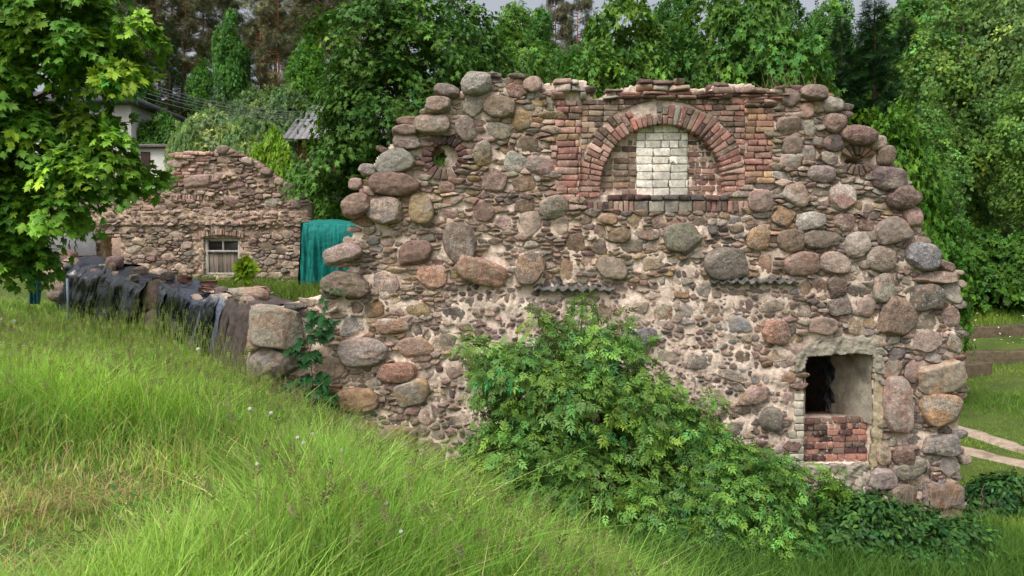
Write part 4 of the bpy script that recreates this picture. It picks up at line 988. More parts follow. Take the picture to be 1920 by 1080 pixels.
for i, (px, w, s, cc, rz, lb) in enumerate([
    (374, .12, (.27, .13, .075), (150, 96, 84), .3, 'red brick lying flat on the pale sheet, nearest the viewer'),
    (356, .3, (.26, .13, .07), (140, 92, 82), -.5, 'dark red brick on the low wall behind the flat red brick'),
    (343, .42, (.25, .12, .07), (160, 108, 94), .9, 'pinkish brick on the far edge of the low wall top'),
    (318, .25, (.26, .13, .11), (156, 100, 82), .2, 'orange-red brick standing on the low wall above the black sheet'),
    (292, .22, (.26, .13, .075), (150, 104, 92), -.2, 'brick lying left of the orange-red brick on the black sheet'),
    (268, .3, (.32, .16, .08), (166, 122, 106), .1, 'long pale pink brick on the middle of the low wall'),
    (436, .42, (.26, .13, .09), (164, 116, 100), .5, 'pink brick below the yellow-green sapling'),
    (186, .1, (.5, .17, .1), (186, 182, 172), -.35, 'whitish block lying on the crumpled black sheet')]):
    b = Buf(); p = on_top(px, w) + np.array([0, 0, s[2] / 2 + (.06 if px > 360 else .02)]); box(b, p, s, RZ + rz, np.append(lin(cc), .4), .006, R.uniform(-.08, .08))
    tag(b.build('loose_brick', BRICK), lb, 'brick', 'loose bricks on the low wall')
for i, (px, w, r_, cc, lb) in enumerate([(403, .1, .10, 'rk', 'dark broken lump of brick on the pale sheet'), (303, .1, .11, 'p', 'round pale stone on the black sheet beside the bricks'), (230, .3, .13, 'p', 'pale stone half wrapped in the crumpled black sheet'), (204, .12, .17, 'pr', 'pinkish boulder bulging out between two black sheets')]):
    v, f = rock(830 + i, .5, 3); p = on_top(px, w) + np.array([0, 0, r_ * .45]); ca, cb = stonecol(cc)
    tag(build('loose_stone', v * np.array([r_, r_ * .8, r_ * .7]) + p, [f], STONE, None, {'Col': ca, 'Col2': cb}, smooth=True), lb, 'stone', 'loose stones on the low wall')
b = Buf(); p0 = at(127, 600, 14.6); p1 = at(126, 522, 14.6); tube(b, [p0 - [0, 0, .4], p0, (p0 + p1) / 2 + [.01, 0, 0], p1], .022, 8, lin((150, 170, 186)))
tag(b.build('metal_pipe', PAINT), 'thin pale blue pipe standing in the grass before the crumpled black sheet', 'pipe')

# ------------------------------------------------------------------ green covered stack
b = Buf(); Yg = 16.5; xl, xr = at(566, 0, Yg)[0], at(735, 0, Yg)[0]; zt, zb = at(0, 418, Yg)[2], at(0, 552, Yg)[2]
nu, nv = 150, 60; U, S = np.meshgrid(np.linspace(0, 1, nu), np.linspace(0, 1, nv)); U = U.ravel(); S = S.ravel()
X = xl + (xr - xl) * U
H = zt - zb; q = S * (H + 1.25)
fold = .05 * waves(np.stack([U * 4 + S, S * 1.2], 1), 5, 7, 4, .7) + .05 * (1 - 1.6 * np.abs(waves(np.stack([U * 6, S * .8], 1), 6, 9, 2)))
rel = np.clip(1 - q / H, 0, 1)
Yv = np.where(q < H, Yg - fold * (.4 + 1.2 * rel) - .12 * rel, Yg + (q - H)); Z = np.where(q < H, zb + q, zt + .10 * (q - H) + .03 * waves(np.stack([U * 3, q], 1), 8, 4, 2) - .08 * U)
Yv = Yv + .10 * np.exp(-((q - H) / .14) ** 2)
b.add(np.stack([X, Yv, Z], 1), [np.stack([a_, a_ + 1, a_ + nu + 1, a_ + nu], 1) for a_ in [(np.arange(nv - 1)[:, None] * nu + np.arange(nu - 1)[None]).ravel()]], lin((14, 120, 112)))
L2, S2 = np.meshgrid(np.linspace(0, 1, 40), np.linspace(0, 1, 40)); L2 = L2.ravel(); S2 = S2.ravel()
b.add(np.stack([xl + .04 * waves(np.stack([L2, S2 * .3], 1), 9, 14, 2) - .08 * (1 - S2), Yg + 1.25 * L2 - .05, zb + (H + .1 * L2) * S2], 1), [np.stack([a_, a_ + 40, a_ + 41, a_ + 1], 1) for a_ in [(np.arange(39)[:, None] * 40 + np.arange(39)[None]).ravel()]], lin((12, 110, 102)))
st_ = empty('covered_stack', (float((xl + xr) / 2), Yg + .6, float(zb)), 'teal green tarpaulin pulled over a stack beside the rear ruin', 'tarpaulin')
b.build('tarpaulin', CLOTH, st_, True)
b = Buf(); box(b, ((xl + xr) / 2, Yg + .66, (zb + zt) / 2 - .12), (xr - xl - .25, 1.0, H - .12), 0, lin((130, 110, 88))); b.build('timber_stack', WOOD, st_)
b = Buf(); v = []
nu, nv = 24, 20; U, S = np.meshgrid(np.linspace(0, 1, nu), np.linspace(0, 1, nv)); c0 = at(54, 570, 15.5); 
b.add(np.stack([c0[0] + .22 * U.ravel(), c0[1] + .06 * np.sin(U.ravel() * 19 + S.ravel() * 2), c0[2] + .6 * S.ravel()], 1), [np.stack([a_, a_ + 1, a_ + nu + 1, a_ + nu], 1) for a_ in [(np.arange(nv - 1)[:, None] * nu + np.arange(nu - 1)[None]).ravel()]], lin((44, 100, 104)))
tag(b.build('teal_sheet', CLOTH, None, True), 'faded teal sheet hanging under the big maple at the left edge', 'sheet')

# ------------------------------------------------------------------ houses
def wall_box(b, x0, x1, y0, y1, z0, z1, col): box(b, ((x0 + x1) / 2, (y0 + y1) / 2, (z0 + z1) / 2), (x1 - x0, y1 - y0, z1 - z0), 0, col)
WHITEB = mat_vc('white_brick', .85, .2, 9, .9, 1.08, .01, (1, 1, 3)); ROOFM = mat_vc('roof_sheet', .7, .3, 14, .7, 1.25, .02, (1, .3, 1))
Yh = 33.0; hx0, hx1 = at(20, 0, Yh)[0], at(246, 0, Yh)[0]; hz = at(0, 196, Yh)[2]; gz = tz(-17, 33)
house = empty('white_house', ((hx0 + hx1) / 2, Yh + 3, gz), 'white brick house with dark eaves half hidden behind the maple', 'house')
b = Buf(); wall_box(b, hx0, hx1, Yh, Yh + 7, gz - 1, hz, lin((188, 186, 180))); b.build('wall', WHITEB, house)
b = Buf(); ov = .45; rz_ = hz + 1.3; xm = (hx0 + hx1) / 2
v = np.array([[hx0 - ov, Yh - ov, hz], [hx1 + ov, Yh - ov, hz], [hx1 + ov, Yh + 7 + ov, hz], [hx0 - ov, Yh + 7 + ov, hz], [hx0 + .6, Yh + 3.5, rz_], [hx1 - 2.6, Yh + 3.5, rz_]]); v2 = v + [0, 0, .18]
b.add(np.concatenate([v, v2]), [np.array([[0, 1, 7, 6], [1, 2, 8, 7], [2, 3, 9, 8], [3, 0, 6, 9], [0, 3, 2, 1], [6, 7, 11, 10], [8, 9, 10, 11]]), np.array([[7, 8, 11], [9, 6, 10]])], lin((74, 74, 78))); b.build('roof', ROOFM, house)
for px, py in ((150, 238),):
    c = at(px, py, Yh); f = Buf(); box(f, c + [0, -.02, 0], (1.0, .1, 1.2), 0, lin((196, 206, 212))); fo = f.build('window', PAINT, house)
    f = Buf(); box(f, c + [0, -.06, 0], (.82, .06, 1.02), 0, lin((60, 68, 76))); f.build('pane', GLASS, fo)
Ya = 29.5; ax0, ax1 = at(254, 0, Ya)[0], at(319, 0, Ya)[0]; az = at(0, 277, Ya)[2]; ag = tz(-13.5, 29.5)
ann = empty('white_shed', ((ax0 + ax1) / 2, Ya + 1.5, ag), 'low white brick shed with a dark doorway behind the rear ruin', 'shed')
b = Buf(); wall_box(b, ax0, ax1, Ya, Ya + 3, ag - 1, az, lin((206, 204, 196))); b.build('wall', WHITEB, ann)
b = Buf(); wall_box(b, ax0 - .15, ax1 + .15, Ya - .2, Ya + 3.2, az + .002, az + .12, lin((112, 104, 98))); b.build('roof', ROOFM, ann)
b = Buf(); c = at(273, 303, Ya); box(b, c, (.36, .08, .75), 0, lin((70, 54, 50))); b.build('door', WOOD, ann)
Yb = 36.0; bx0 = at(531, 0, Yb)[0]; bx1 = bx0 + 5.5; be = at(0, 258, Yb)[2]; brz = at(0, 200, Yb + 4)[2]; bgz = tz(-8, 38)
barn = empty('plank_roof_barn', ((bx0 + bx1) / 2, Yb + 4, bgz), 'red-brown barn with a grey plank roof left of the dark maple', 'barn')
b = Buf(); wall_box(b, bx0 + .5, bx1, Yb + .6, Yb + 7.4, bgz - 1, be, lin((108, 62, 54)))
b.add(np.array([[bx0 + .5, Yb + .6, be], [bx0 + .5, Yb + 7.4, be], [bx0 + .5, Yb + 4, brz - .3], [bx1, Yb + .6, be], [bx1, Yb + 7.4, be], [bx1, Yb + 4, brz - .3]]), [np.array([[0, 1, 2], [4, 3, 5]])], lin((96, 60, 52))); b.build('wall', WOOD, barn)
b = Buf(); x = bx0
while x < bx1 + .3:
    w = R.uniform(.22, .34); cc = lin(np.array((140, 138, 140)) * R.uniform(.75, 1.12)); dz = R.uniform(0, .04)
    for sgn, y0_, ym in ((1, Yb - .1, Yb + 4), (-1, Yb + 8.1, Yb + 4)):
        z0_ = be - .12
        v = np.array([[x, y0_, z0_], [x + w * .94, y0_, z0_], [x + w * .94, ym, brz], [x, ym, brz]]) + [0, 0, dz]
        b.add(np.concatenate([v, v + [0, 0, .06]]), [np.array([[0, 1, 5, 4], [1, 2, 6, 5], [2, 3, 7, 6], [3, 0, 4, 7], [4, 5, 6, 7], [3, 2, 1, 0]])], cc)
    x += w
b.build('roof', WOOD, barn)
b = Buf(); box(b, (bx0 + 1.25, Yb + .57, be - .75), (.14, .08, 1.5), 0, lin((206, 206, 204))); b.build('door_post', PAINT, barn)
# far roof and a bit of red wall seen over the gable
b = Buf(); c = at(1066, 152, 46.); 
rf = empty('corrugated_roof_shed', c - [0, -1, 2.5], 'far shed with a grey corrugated roof just above the broken brick coping', 'shed')
xs = np.linspace(-1.3, 1.6, 120); zc_ = .035 * np.sin(xs * 40)
v = np.concatenate([np.stack([c[0] + xs, np.full(120, c[1]), c[2] - .35 + zc_], 1), np.stack([c[0] + xs, np.full(120, c[1] + 2), c[2] + .2 + zc_], 1)]); i = np.arange(119)
b.add(v, [np.stack([i, i + 1, i + 121, i + 120], 1)], lin((128, 128, 134))); b.build('roof', PAINT, rf, True)
b = Buf(); g_ = tz(c[0], c[1]); wall_box(b, c[0] - 1.2, c[0] + 1.5, c[1] + .25, c[1] + 2, g_ - .5, c[2] - .32, lin((120, 92, 80))); b.build('wall', WOOD, rf)
# overhead cables between house and barn
for i, (y0_, y1_, yy) in enumerate([(140, 206, 34.5), (147, 211, 34.8), (153, 214, 34.6), (161, 217, 35.0), (171, 222, 34.9)]):
    p0 = at(196, y0_ - 14, yy - .8); p1 = at(604, y1_ + 4, yy + 2.6); t = np.linspace(0, 1, 30)[:, None]; p = p0 + (p1 - p0) * t; p[:, 2] -= .55 * 4 * (t * (1 - t))[:, 0]
    b = Buf(); tube(b, p, .014, 5, lin((108, 110, 116))); tag(b.build('overhead_cable', PAINT), ['topmost', 'second from top', 'middle', 'second lowest', 'lowest'][i] + ' of the five thin cables crossing between house and barn', 'cable', 'overhead cables')
# concrete footings on the right meadow
def footing(x0, y0, x1, y1, h, w, lab):
    b = Buf(); n = 40; t = np.linspace(0, 1, n); X = x0 + (x1 - x0) * t; Y = y0 + (y1 - y0) * t; g = terr(X, Y); d = np.array([x1 - x0, y1 - y0]); d /= np.linalg.norm(d); nn = np.array([-d[1], d[0]])
    jit = .03 * waves(np.stack([t * 10, t * 0], 1), int(x0 * 10) % 97, 5, 3); H = g + h + jit
    R_ = [np.stack([X + s * nn[0] * w, Y + s * nn[1] * w, z], 1) for s, z in ((-.5, g - .3), (-.5, H - .03), (-.46, H), (.46, H), (.5, H - .03), (.5, g - .3))]
    V = np.concatenate(R_); i = np.arange(n - 1); q = [np.stack([i + k * n, i + 1 + k * n, i + 1 + (k + 1) * n, i + (k + 1) * n], 1) for k in range(5)]
    b.add(V, [np.concatenate(q), np.array([[0, n, 4 * n, 5 * n], [n, 2 * n, 3 * n, 4 * n], [n - 1, 2 * n - 1, 5 * n - 1, 6 * n - 1][::-1], [2 * n - 1, 3 * n - 1, 4 * n - 1, 5 * n - 1][::-1]])], np.append(lin((134, 112, 92)), .3)); tag(b.build('concrete_footing', CONC2, None), lab, 'footing', 'concrete footings on the meadow')
CONC2 = mat_mortar('mossy_concrete', (112, 96, 80), (92, 84, 66), (78, 74, 54))
footing(12.0, 26.6, 24.5, 25.2, .34, .42, 'far brown concrete footing on the right meadow')
footing(11.2, 24.0, 22.5, 22.0, .34, .45, 'middle mossy concrete footing on the right meadow')
footing(11.6, 21.6, 13.6, 22.2, .34, .4, 'short near concrete footing on the right meadow beside white flowers')
# ------------------------------------------------------------------ leaves
def fan(outline):
    o = np.array(outline, float); n = len(o); v = np.concatenate([o, [[0, .0, 0]]]); i = np.arange(n)
    return v, np.stack([i, (i + 1) % n, np.full(n, n)], 1)
def _pol(pts):
    out = []
    for a, r_ in pts:
        t = math.radians(a); out.append((r_ * math.cos(t), r_ * math.sin(t) + .35, -.16 * (r_ * math.cos(t)) ** 2 * 2))
    return out
_half = [(90, .78), (74, .50), (66, .58), (50, .34), (36, .70), (24, .50), (10, .34), (-8, .50), (-30, .30), (-55, .36)]
MAPLE = fan(_pol(_half) + _pol([(180 - a, r_) for a, r_ in _half[::-1][:-1]]) )
_h3 = [(90, .8), (62, .34), (30, .68), (2, .32), (-28, .42)]
MAPLE3 = fan(_pol(_h3) + _pol([(180 - a, r_) for a, r_ in _h3[::-1][:-1]]))
OVAL = (np.array([(0, 0, 0), (.24, .34, -.05), (.16, .75, -.05), (0, 1.05, -.08), (-.16, .75, -.05), (-.24, .34, -.05), (0, .5, .03)]), np.array([(0, 1, 6), (1, 2, 6), (2, 3, 6), (3, 4, 6), (4, 5, 6), (5, 0, 6)]))
DIAM = (np.array([(0, 0, 0), (.3, .5, .04), (0, 1, -.05), (-.3, .5, .04)]), np.array([(0, 1, 2), (0, 2, 3)]))
LANCE = (np.array([(0, 0, 0), (.13, .45, .03), (0, 1, -.12), (-.13, .45, .03)]), np.array([(0, 1, 2), (0, 2, 3)]))
def pinnate():
    vs, fs, n = [], [], 0
    for (y, side, L) in ((.22, 1, .44), (.22, -1, .44), (.50, 1, .48), (.50, -1, .48), (.72, 1, .40), (.72, -1, .40), (.78, 0, .52)):
        t = math.radians(0 if side == 0 else -52 * side); c, s = math.cos(t), math.sin(t)
        for p in [(0, 0, 0), (.095, .38, -.02), (.055, .72, -.06), (0, 1, -.14), (-.055, .72, -.06), (-.095, .38, -.02)]:
            x, yy, z = p[0] * .9, p[1] * L, p[2] * .5; x *= 1.0
            vs.append((x * c - yy * s, y + x * s + yy * c, z - .10 * y * y))
        fs += [(n, n + 1, n + 5), (n + 1, n + 2, n + 4), (n + 1, n + 4, n + 5), (n + 2, n + 3, n + 4)]; n += 6
    return np.array(vs), np.array(fs)
PINN = pinnate()
def spray(k=6, seed=1, tpl=DIAM, ln=.55):
    """a twig tip with several leaves, used for crowns farther away"""
    r = np.random.default_rng(seed); vs, fs, n = [], [], 0
    for i in range(k):
        y = .75 * i / k; sd = (-1) ** i; t = -sd * r.uniform(.5, 1.2); c, s = math.cos(t), math.sin(t); el = r.uniform(-.5, .3); L = ln * r.uniform(.8, 1.2)
        v = tpl[0] * L; v = np.stack([v[:, 0] * c - v[:, 1] * s, y + v[:, 0] * s + v[:, 1] * c, v[:, 2] + el * v[:, 1]], 1)
        vs.append(v); fs.append(tpl[1] + n); n += len(v)
    return np.concatenate(vs), np.concatenate(fs)
SPRAY = spray(6, 1); SPRAY5 = spray(5, 2, OVAL, .6); SPRAYL = spray(8, 3, LANCE, .6)
NEEDLE = spray(9, 4, (np.array([(-.05, 0, 0), (.05, 0, 0), (0, 1, 0)]), np.array([(0, 1, 2)])), .7)

def unit(v): return v / (np.linalg.norm(v, axis=-1, keepdims=True) + 1e-9)
def place(tpl, pos, nrm, tip, size):
    tv, tf = tpl; n = unit(nrm); t = unit(tip - (tip * n).sum(1, keepdims=True) * n); b = np.cross(t, n); s = np.asarray(size)[:, None, None]
    V = pos[:, None] + s * (tv[None, :, 0:1] * b[:, None] + tv[None, :, 1:2] * t[:, None] + tv[None, :, 2:3] * n[:, None])
    Fc = (tf[None] + (np.arange(len(pos)) * len(tv))[:, None, None]).reshape(-1, tf.shape[1]); return V.reshape(-1, 3), Fc, len(tv)

def crown_arrays(seed, blobs, n_clump, per, clump_r, tpl, size, base, var=.22, hue=.1, up=.55, droop=.5, shell=.5, flat=.45, bottom=.35):
    """leaves gathered in clumps spread through the outer part of a few lobes"""
    r = np.random.default_rng(seed); B = np.array(blobs, float); wt = (B[:, 3] * B[:, 4] + B[:, 4] * B[:, 5] + B[:, 3] * B[:, 5]); wt /= wt.sum()
    k = r.choice(len(B), n_clump, p=wt); d = unit(r.normal(size=(n_clump, 3))); lowd = (d[:, 2] < -.2) & (r.random(n_clump) > bottom); d[lowd, 2] *= -1
    rad = shell + (1 - shell) * r.random(n_clump) ** .6
    cc = B[k, :3] + d * B[k, 3:6] * rad[:, None]
    axis = unit(d * np.array([1, 1, .6]) + np.array([0, 0, up]) + r.normal(0, .25, (n_clump, 3)))
    cs = clump_r * r.uniform(.6, 1.35, n_clump); cb = np.exp(r.normal(0, var, n_clump)); ch = r.normal(0, hue, n_clump)
    m = (per * r.uniform(.6, 1.4, n_clump)).astype(int); idx = np.repeat(np.arange(n_clump), m); N = len(idx)
    q = r.normal(size=(N, 3)); q = unit(q) * r.random(N)[:, None] ** .45
    ax = axis[idx]; q = q - (q * ax).sum(1, keepdims=True) * ax * (1 - flat)
    pos = cc[idx] + q * cs[idx][:, None]
    pos[:, 2] -= droop * cs[idx] * (q ** 2).sum(1) * .5
    nrm = unit(ax + r.normal(0, .38, (N, 3)) + q * .3); tip = unit(q + np.array([0, 0, -droop]) + r.normal(0, .35, (N, 3)) + d[idx] * .4)
    V, Fc, nv = place(tpl, pos, nrm, tip, size * r.uniform(.7, 1.25, N))
    lb = np.exp(r.normal(0, .16, N)) * cb[idx]; h = ch[idx] + r.normal(0, .04, N)
    c = np.asarray(base)[None] * lb[:, None] * np.stack([1 + 1.6 * h, 1 + .5 * h, 1 - .8 * h], 1)
    return V, Fc, np.repeat(np.clip(c, .002, 1), nv, 0)

def limbs(buf, r, base, top, blobs, rad, col, n=9, bend=.25, twigs=2, hmin=.12):
    """tapered trunk with limbs running out to the lobes"""
    base = np.array(base, float); top = np.array(top, float); t = np.linspace(0, 1, 9)[:, None]
    L = np.linalg.norm(top - base); pts = base + (top - base) * t + np.stack([bend * .12 * L * np.sin(t[:, 0] * 4 + r.uniform(0, 6)), bend * .12 * L * np.sin(t[:, 0] * 3 + r.uniform(0, 6)), 0 * t[:, 0]], 1) * t
    rr = rad * (1.25 - .95 * t[:, 0]); rr[0] *= 1.25; tube(buf, pts, rr, n, col)
    for b in blobs:
        b = np.array(b[:6], float)
        for q in range(twigs):
            e = b[:3] + unit(r.normal(size=3)) * b[3:6] * r.uniform(.3, .8)
            h = np.clip((e[2] - base[2]) / (top[2] - base[2] + 1e-6) - r.uniform(.12, .4), hmin, .95); s = base + (top - base) * h
            i = min(int(h * 8), 7); s = pts[i] + (pts[i + 1] - pts[i]) * (h * 8 - i)
            u = np.linspace(0, 1, 6)[:, None]; p = s + (e - s) * u + np.array([0, 0, .12]) * np.linalg.norm(e - s) * np.sin(u * math.pi) * r.uniform(.2, 1.2) + r.normal(0, .02, (6, 3)) * np.linalg.norm(e - s) * u
            r0 = rad * (1.1 - .9 * h) * r.uniform(.3, .55); tube(buf, p, r0 * (1.1 - .95 * u[:, 0]), 6, col)

LC = lambda *c: lin(c)
# each prototype: trunk mesh + crown mesh, built once round the origin, later linked to every tree of that kind
PROTO = {}
def proto(kind, height, crown_list, trunk_fn, mats=(LEAF, BARK)):
    V, Fs, C, n = [], [], [], 0
    for (v, f, c) in crown_list: V.append(v); Fs.append(f + n); C.append(c); n += len(v)
    b = Buf(); trunk_fn(b); 
    PROTO[kind] = dict(h=height, crown=(np.concatenate(V), np.concatenate(Fs), np.concatenate(C)), trunk=b, meshes=None)
def tree(kind, name, x, y, height, width=1.0, label='', cat='tree', group=None, rz=0.0, tint=(1, 1, 1), sink=.15, z=None, crown_name='crown'):
    p = PROTO[kind]
    if p['meshes'] is None:
        v, f, c = p['crown']; co = build('crown', v, [f], LEAF, None, {'Col': c}); tk = p['trunk'].build('trunk', BARK, None, smooth=True); p['meshes'] = (co, tk); first = True
        co.name = crown_name
    else:
        co, tk = p['meshes'][0].copy(), p['meshes'][1].copy(); COL.objects.link(co); COL.objects.link(tk); first = False
    gz_ = tz(x, y) if z is None else z
    e = empty(name, (x, y, gz_ - sink), label, cat, group, rz); s = height / p['h']; e.scale = (s * width, s * width, s)
    co.parent = e; tk.parent = e; co.color = tuple(tint) + (1,); tk.color = (1, 1, 1, 1); return e  # tint multiplies the leaf colour; for trees called shaded it carries the shade

def mk_broad(kind, seed, H, blobs, n_clump, per, cr, tpl, size, base, trad, tcol, **kw):
    r = np.random.default_rng(seed)
    proto(kind, H, [crown_arrays(seed, blobs, n_clump, per, cr, tpl, size, base, **kw)], lambda b: limbs(b, r, (0, 0, -.3), (r.normal(0, .2), r.normal(0, .2), H * .8), blobs, trad, lin(tcol)))
DG = LC(74, 112, 46); MG = LC(88, 128, 52); YG = LC(98, 140, 46); SG = LC(96, 124, 70)
# maple behind the wall: layered sprays of drooping leaves
mk_broad('maple_a', 1, 11, [(0, 0, 5.2, 3.4, 3.2, 3.2), (-1.2, .2, 7.8, 2.6, 2.4, 2.2), (1.4, -.3, 7.4, 2.5, 2.4, 2.4), (.1, 0, 9.3, 1.9, 1.8, 1.6), (-2.0, 0, 3.6, 2.0, 2.0, 1.8), (2.2, 0, 4.2, 1.8, 1.9, 1.9)], 330, 44, .72, MAPLE3, .20, DG, .2, (96, 90, 84), shell=.58, droop=.55, up=.95, flat=.2, var=.24)
mk_broad('maple_b', 2, 11, [(0, 0, 4.6, 3.6, 3.2, 2.8), (-1.6, -.2, 6.8, 2.4, 2.4, 2.4), (1.2, 0, 7.6, 2.6, 2.4, 2.5), (2.6, 0, 5.4, 1.7, 2.0, 2.0), (-.2, 0, 9.2, 1.7, 1.8, 1.7)], 300, 44, .78, MAPLE3, .225, MG, .2, (92, 86, 80), shell=.58, droop=.6, up=.95, flat=.2, var=.24)
mk_broad('linden', 3, 15, [(0, 0, 7, 3.6, 3.4, 4.6), (-1, 0, 10.5, 2.6, 2.6, 3.0), (1.2, 0, 9.4, 2.6, 2.6, 3.0), (0, 0, 13, 1.5, 1.5, 1.9)], 620, 15, .85, SPRAY, .42, MG, .22, (84, 76, 68), shell=.6, droop=.5, var=.24)
mk_broad('birch', 4, 15, [(0, 0, 7.5, 2.6, 2.6, 5.0), (.6, 0, 11, 1.8, 1.8, 3.2), (-.7, 0, 9.5, 1.9, 1.9, 3.0)], 460, 15, .75, SPRAY, .32, YG, .13, (170, 166, 158), shell=.45, droop=.9, var=.2)
# loose soft trees on the right
mk_broad('alder_a', 5, 12, [(0, 0, 4.4, 2.6, 2.4, 2.8), (-1.1, 0, 7.2, 2.0, 2.0, 2.4), (1.0, .2, 6.8, 2.1, 2.0, 2.6), (.2, 0, 9.8, 1.6, 1.6, 2.0), (-1.9, 0, 3.4, 1.5, 1.6, 1.6)], 760, 26, .52, SPRAY5, .155, LC(108, 142, 66), .14, (116, 110, 100), shell=.45, droop=.15, var=.24, up=.6, flat=.4)
mk_broad('alder_b', 6, 12, [(0, 0, 5.2, 2.3, 2.2, 4.4), (.8, 0, 8.6, 1.8, 1.8, 2.8), (-1.0, 0, 7.4, 1.8, 1.8, 3.0), (.3, 0, 3.6, 1.8, 1.8, 1.2)], 720, 26, .5, SPRAY5, .15, LC(118, 148, 80), .13, (128, 122, 112), shell=.4, droop=.2, var=.22, up=.6, flat=.4)
# young maple with upright leaders
mk_broad('sapling_maple', 7, 5, [(0, 0, 1.6, 1.5, 1.4, 1.4), (-.9, 0, 2.6, .8, .8, 1.3), (.1, 0, 3.2, .75, .7, 1.5), (.95, 0, 2.9, .7, .7, 1.4), (.5, .3, 3.9, .4, .4, .9), (-.5, .1, 3.7, .4, .4, .9)], 330, 26, .3, MAPLE3, .13, LC(84, 128, 38), .06, (90, 84, 70), shell=.55, droop=.5, var=.16)
# bushes
mk_broad('willow_bush', 8, 3.2, [(0, 0, 1.1, 1.6, 1.4, 1.1), (-.8, 0, 1.9, .9, .9, .9), (.8, 0, 1.8, .9, .9, .9), (.1, 0, 2.5, .7, .7, .7)], 420, 13, .34, SPRAYL, .26, LC(144, 166, 110), .05, (96, 92, 80), shell=.5, droop=.0, up=1.0, var=.16)
mk_broad('leafy_bush', 9, 3.0, [(0, 0, 1.0, 1.5, 1.4, 1.1), (-.7, 0, 1.7, .9, .9, .9), (.8, 0, 1.6, .9, .9, 1.0), (0, .2, 2.3, .7, .7, .6)], 420, 14, .34, SPRAY5, .20, LC(84, 122, 46), .05, (86, 78, 66), shell=.5, droop=.3, var=.2)
# conifers
def spruce(kind, seed, H, rad, col, n_lv, tcol, dens=1.0, bare=.05, sparse=0.0):
    r = np.random.default_rng(seed); P, N_, T, S = [], [], [], []
    bb = Buf(); tube(bb, [(0, 0, -.3), (0, 0, H * .5), (0, 0, H * .98)], [.022 * H, .013 * H, .02], 8, lin(tcol))
    for i in range(n_lv):
        t = bare + (1 - bare) * (i / n_lv); z = H * t; L = rad * (1 - t) ** .75 * r.uniform(.75, 1.12) + .12
        nb = int(6 + 6 * (1 - t))
        for k in range(nb):
            if r.random() < sparse: continue
            a = r.uniform(0, 6.283); d = np.array([math.cos(a), math.sin(a), 0]); l = L * r.uniform(.7, 1.1)
            e = d * l + np.array([0, 0, z - .22 * l + .10 * l * l / (rad + .1)])
            if l > .5 * rad: tube(bb, [(0, 0, z), e], [.03, .01], 4, lin(tcol), cap=False)
            m = max(3, int(l * 9 * dens)); u = r.random(m) ** .7; p = np.array([0, 0, z]) + (e - np.array([0, 0, z])) * u[:, None]; w = (.10 + .22 * l * (1 - u)) 
            side = np.array([-d[1], d[0], 0]); p = p + side * (r.uniform(-1, 1, m) * w)[:, None] + np.array([0, 0, -.14]) * np.abs(r.normal(size=m))[:, None]
            P.append(p); N_.append(np.tile([0, 0, 1.], (m, 1)) + r.normal(0, .35, (m, 3))); T.append(np.tile(d, (m, 1)) + side * r.uniform(-.9, .9, m)[:, None] + np.array([0, 0, -.5])); S.append(r.uniform(.28, .5, m))
    P, N_, T, S = map(np.concatenate, (P, N_, T, S)); V, Fc, nv = place(NEEDLE, P, N_, T, S)
    c = np.asarray(col)[None] * np.exp(r.normal(0, .25, len(P)))[:, None]; PROTO[kind] = dict(h=H, crown=(V, Fc, np.repeat(c, nv, 0)), trunk=bb, meshes=None)
spruce('spruce', 11, 17, 3.0, LC(46, 72, 46), 46, (84, 70, 60))
spruce('spruce_dense', 12, 15, 3.4, LC(44, 72, 44), 60, (80, 68, 58), dens=2.2)
def pine(kind, seed, H, col, tcol, nb=26, lo=.42):
    r = np.random.default_rng(seed); bb = Buf(); pts = np.stack([.25 * np.sin(np.linspace(0, 3, 8) + r.uniform(0, 6)), .2 * np.sin(np.linspace(0, 4, 8)), np.linspace(-.3, H * .97, 8)], 1); tube(bb, pts, np.linspace(.23, .05, 8), 8, lin(tcol))
    cl = []
    for i in range(nb):
        t = lo + (1 - lo) * (i + r.random()) / nb; z = H * t; L = (1.0 + 2.5 * math.sin(min(1, (1 - t) / (1 - lo) + .12) * 2.2)) * r.uniform(.5, 1.1); a = r.uniform(0, 6.283); d = np.array([math.cos(a), math.sin(a), r.uniform(-.05, .35)])
        s = np.array([np.interp(z, pts[:, 2], pts[:, 0]), np.interp(z, pts[:, 2], pts[:, 1]), z]); e = s + d * L; tube(bb, [s, (s + e) / 2 + [0, 0, -.06 * L], e], [.06, .045, .02], 5, lin(tcol))
        for q in (.55, .8, 1.0): cl.append((*(s + d * L * q + r.normal(0, .2, 3)), .75 * r.uniform(.7, 1.2), .75 * r.uniform(.7, 1.2), .34))
        if r.random() < .3 and t < .7:
            a2 = r.uniform(0, 6.28); tube(bb, [s, s + np.array([math.cos(a2), math.sin(a2), .1]) * r.uniform(.6, 1.6)], [.035, .01], 4, lin((90, 78, 70)))
    cl.append((0, 0, H, .8, .8, .7))
    V, Fc, C = crown_arrays(seed, cl, len(cl) * 4, 15, .40, NEEDLE, .40, col, up=.9, droop=.0, shell=.2, flat=.7, bottom=.8, var=.22, hue=.06)
    PROTO[kind] = dict(h=H, crown=(V, Fc, C), trunk=bb, meshes=None)
pine('pine_a', 21, 17, LC(112, 114, 78), (160, 104, 80), 40, .3); pine('pine_b', 22, 17, LC(104, 106, 76), (150, 98, 78), 36, .36)

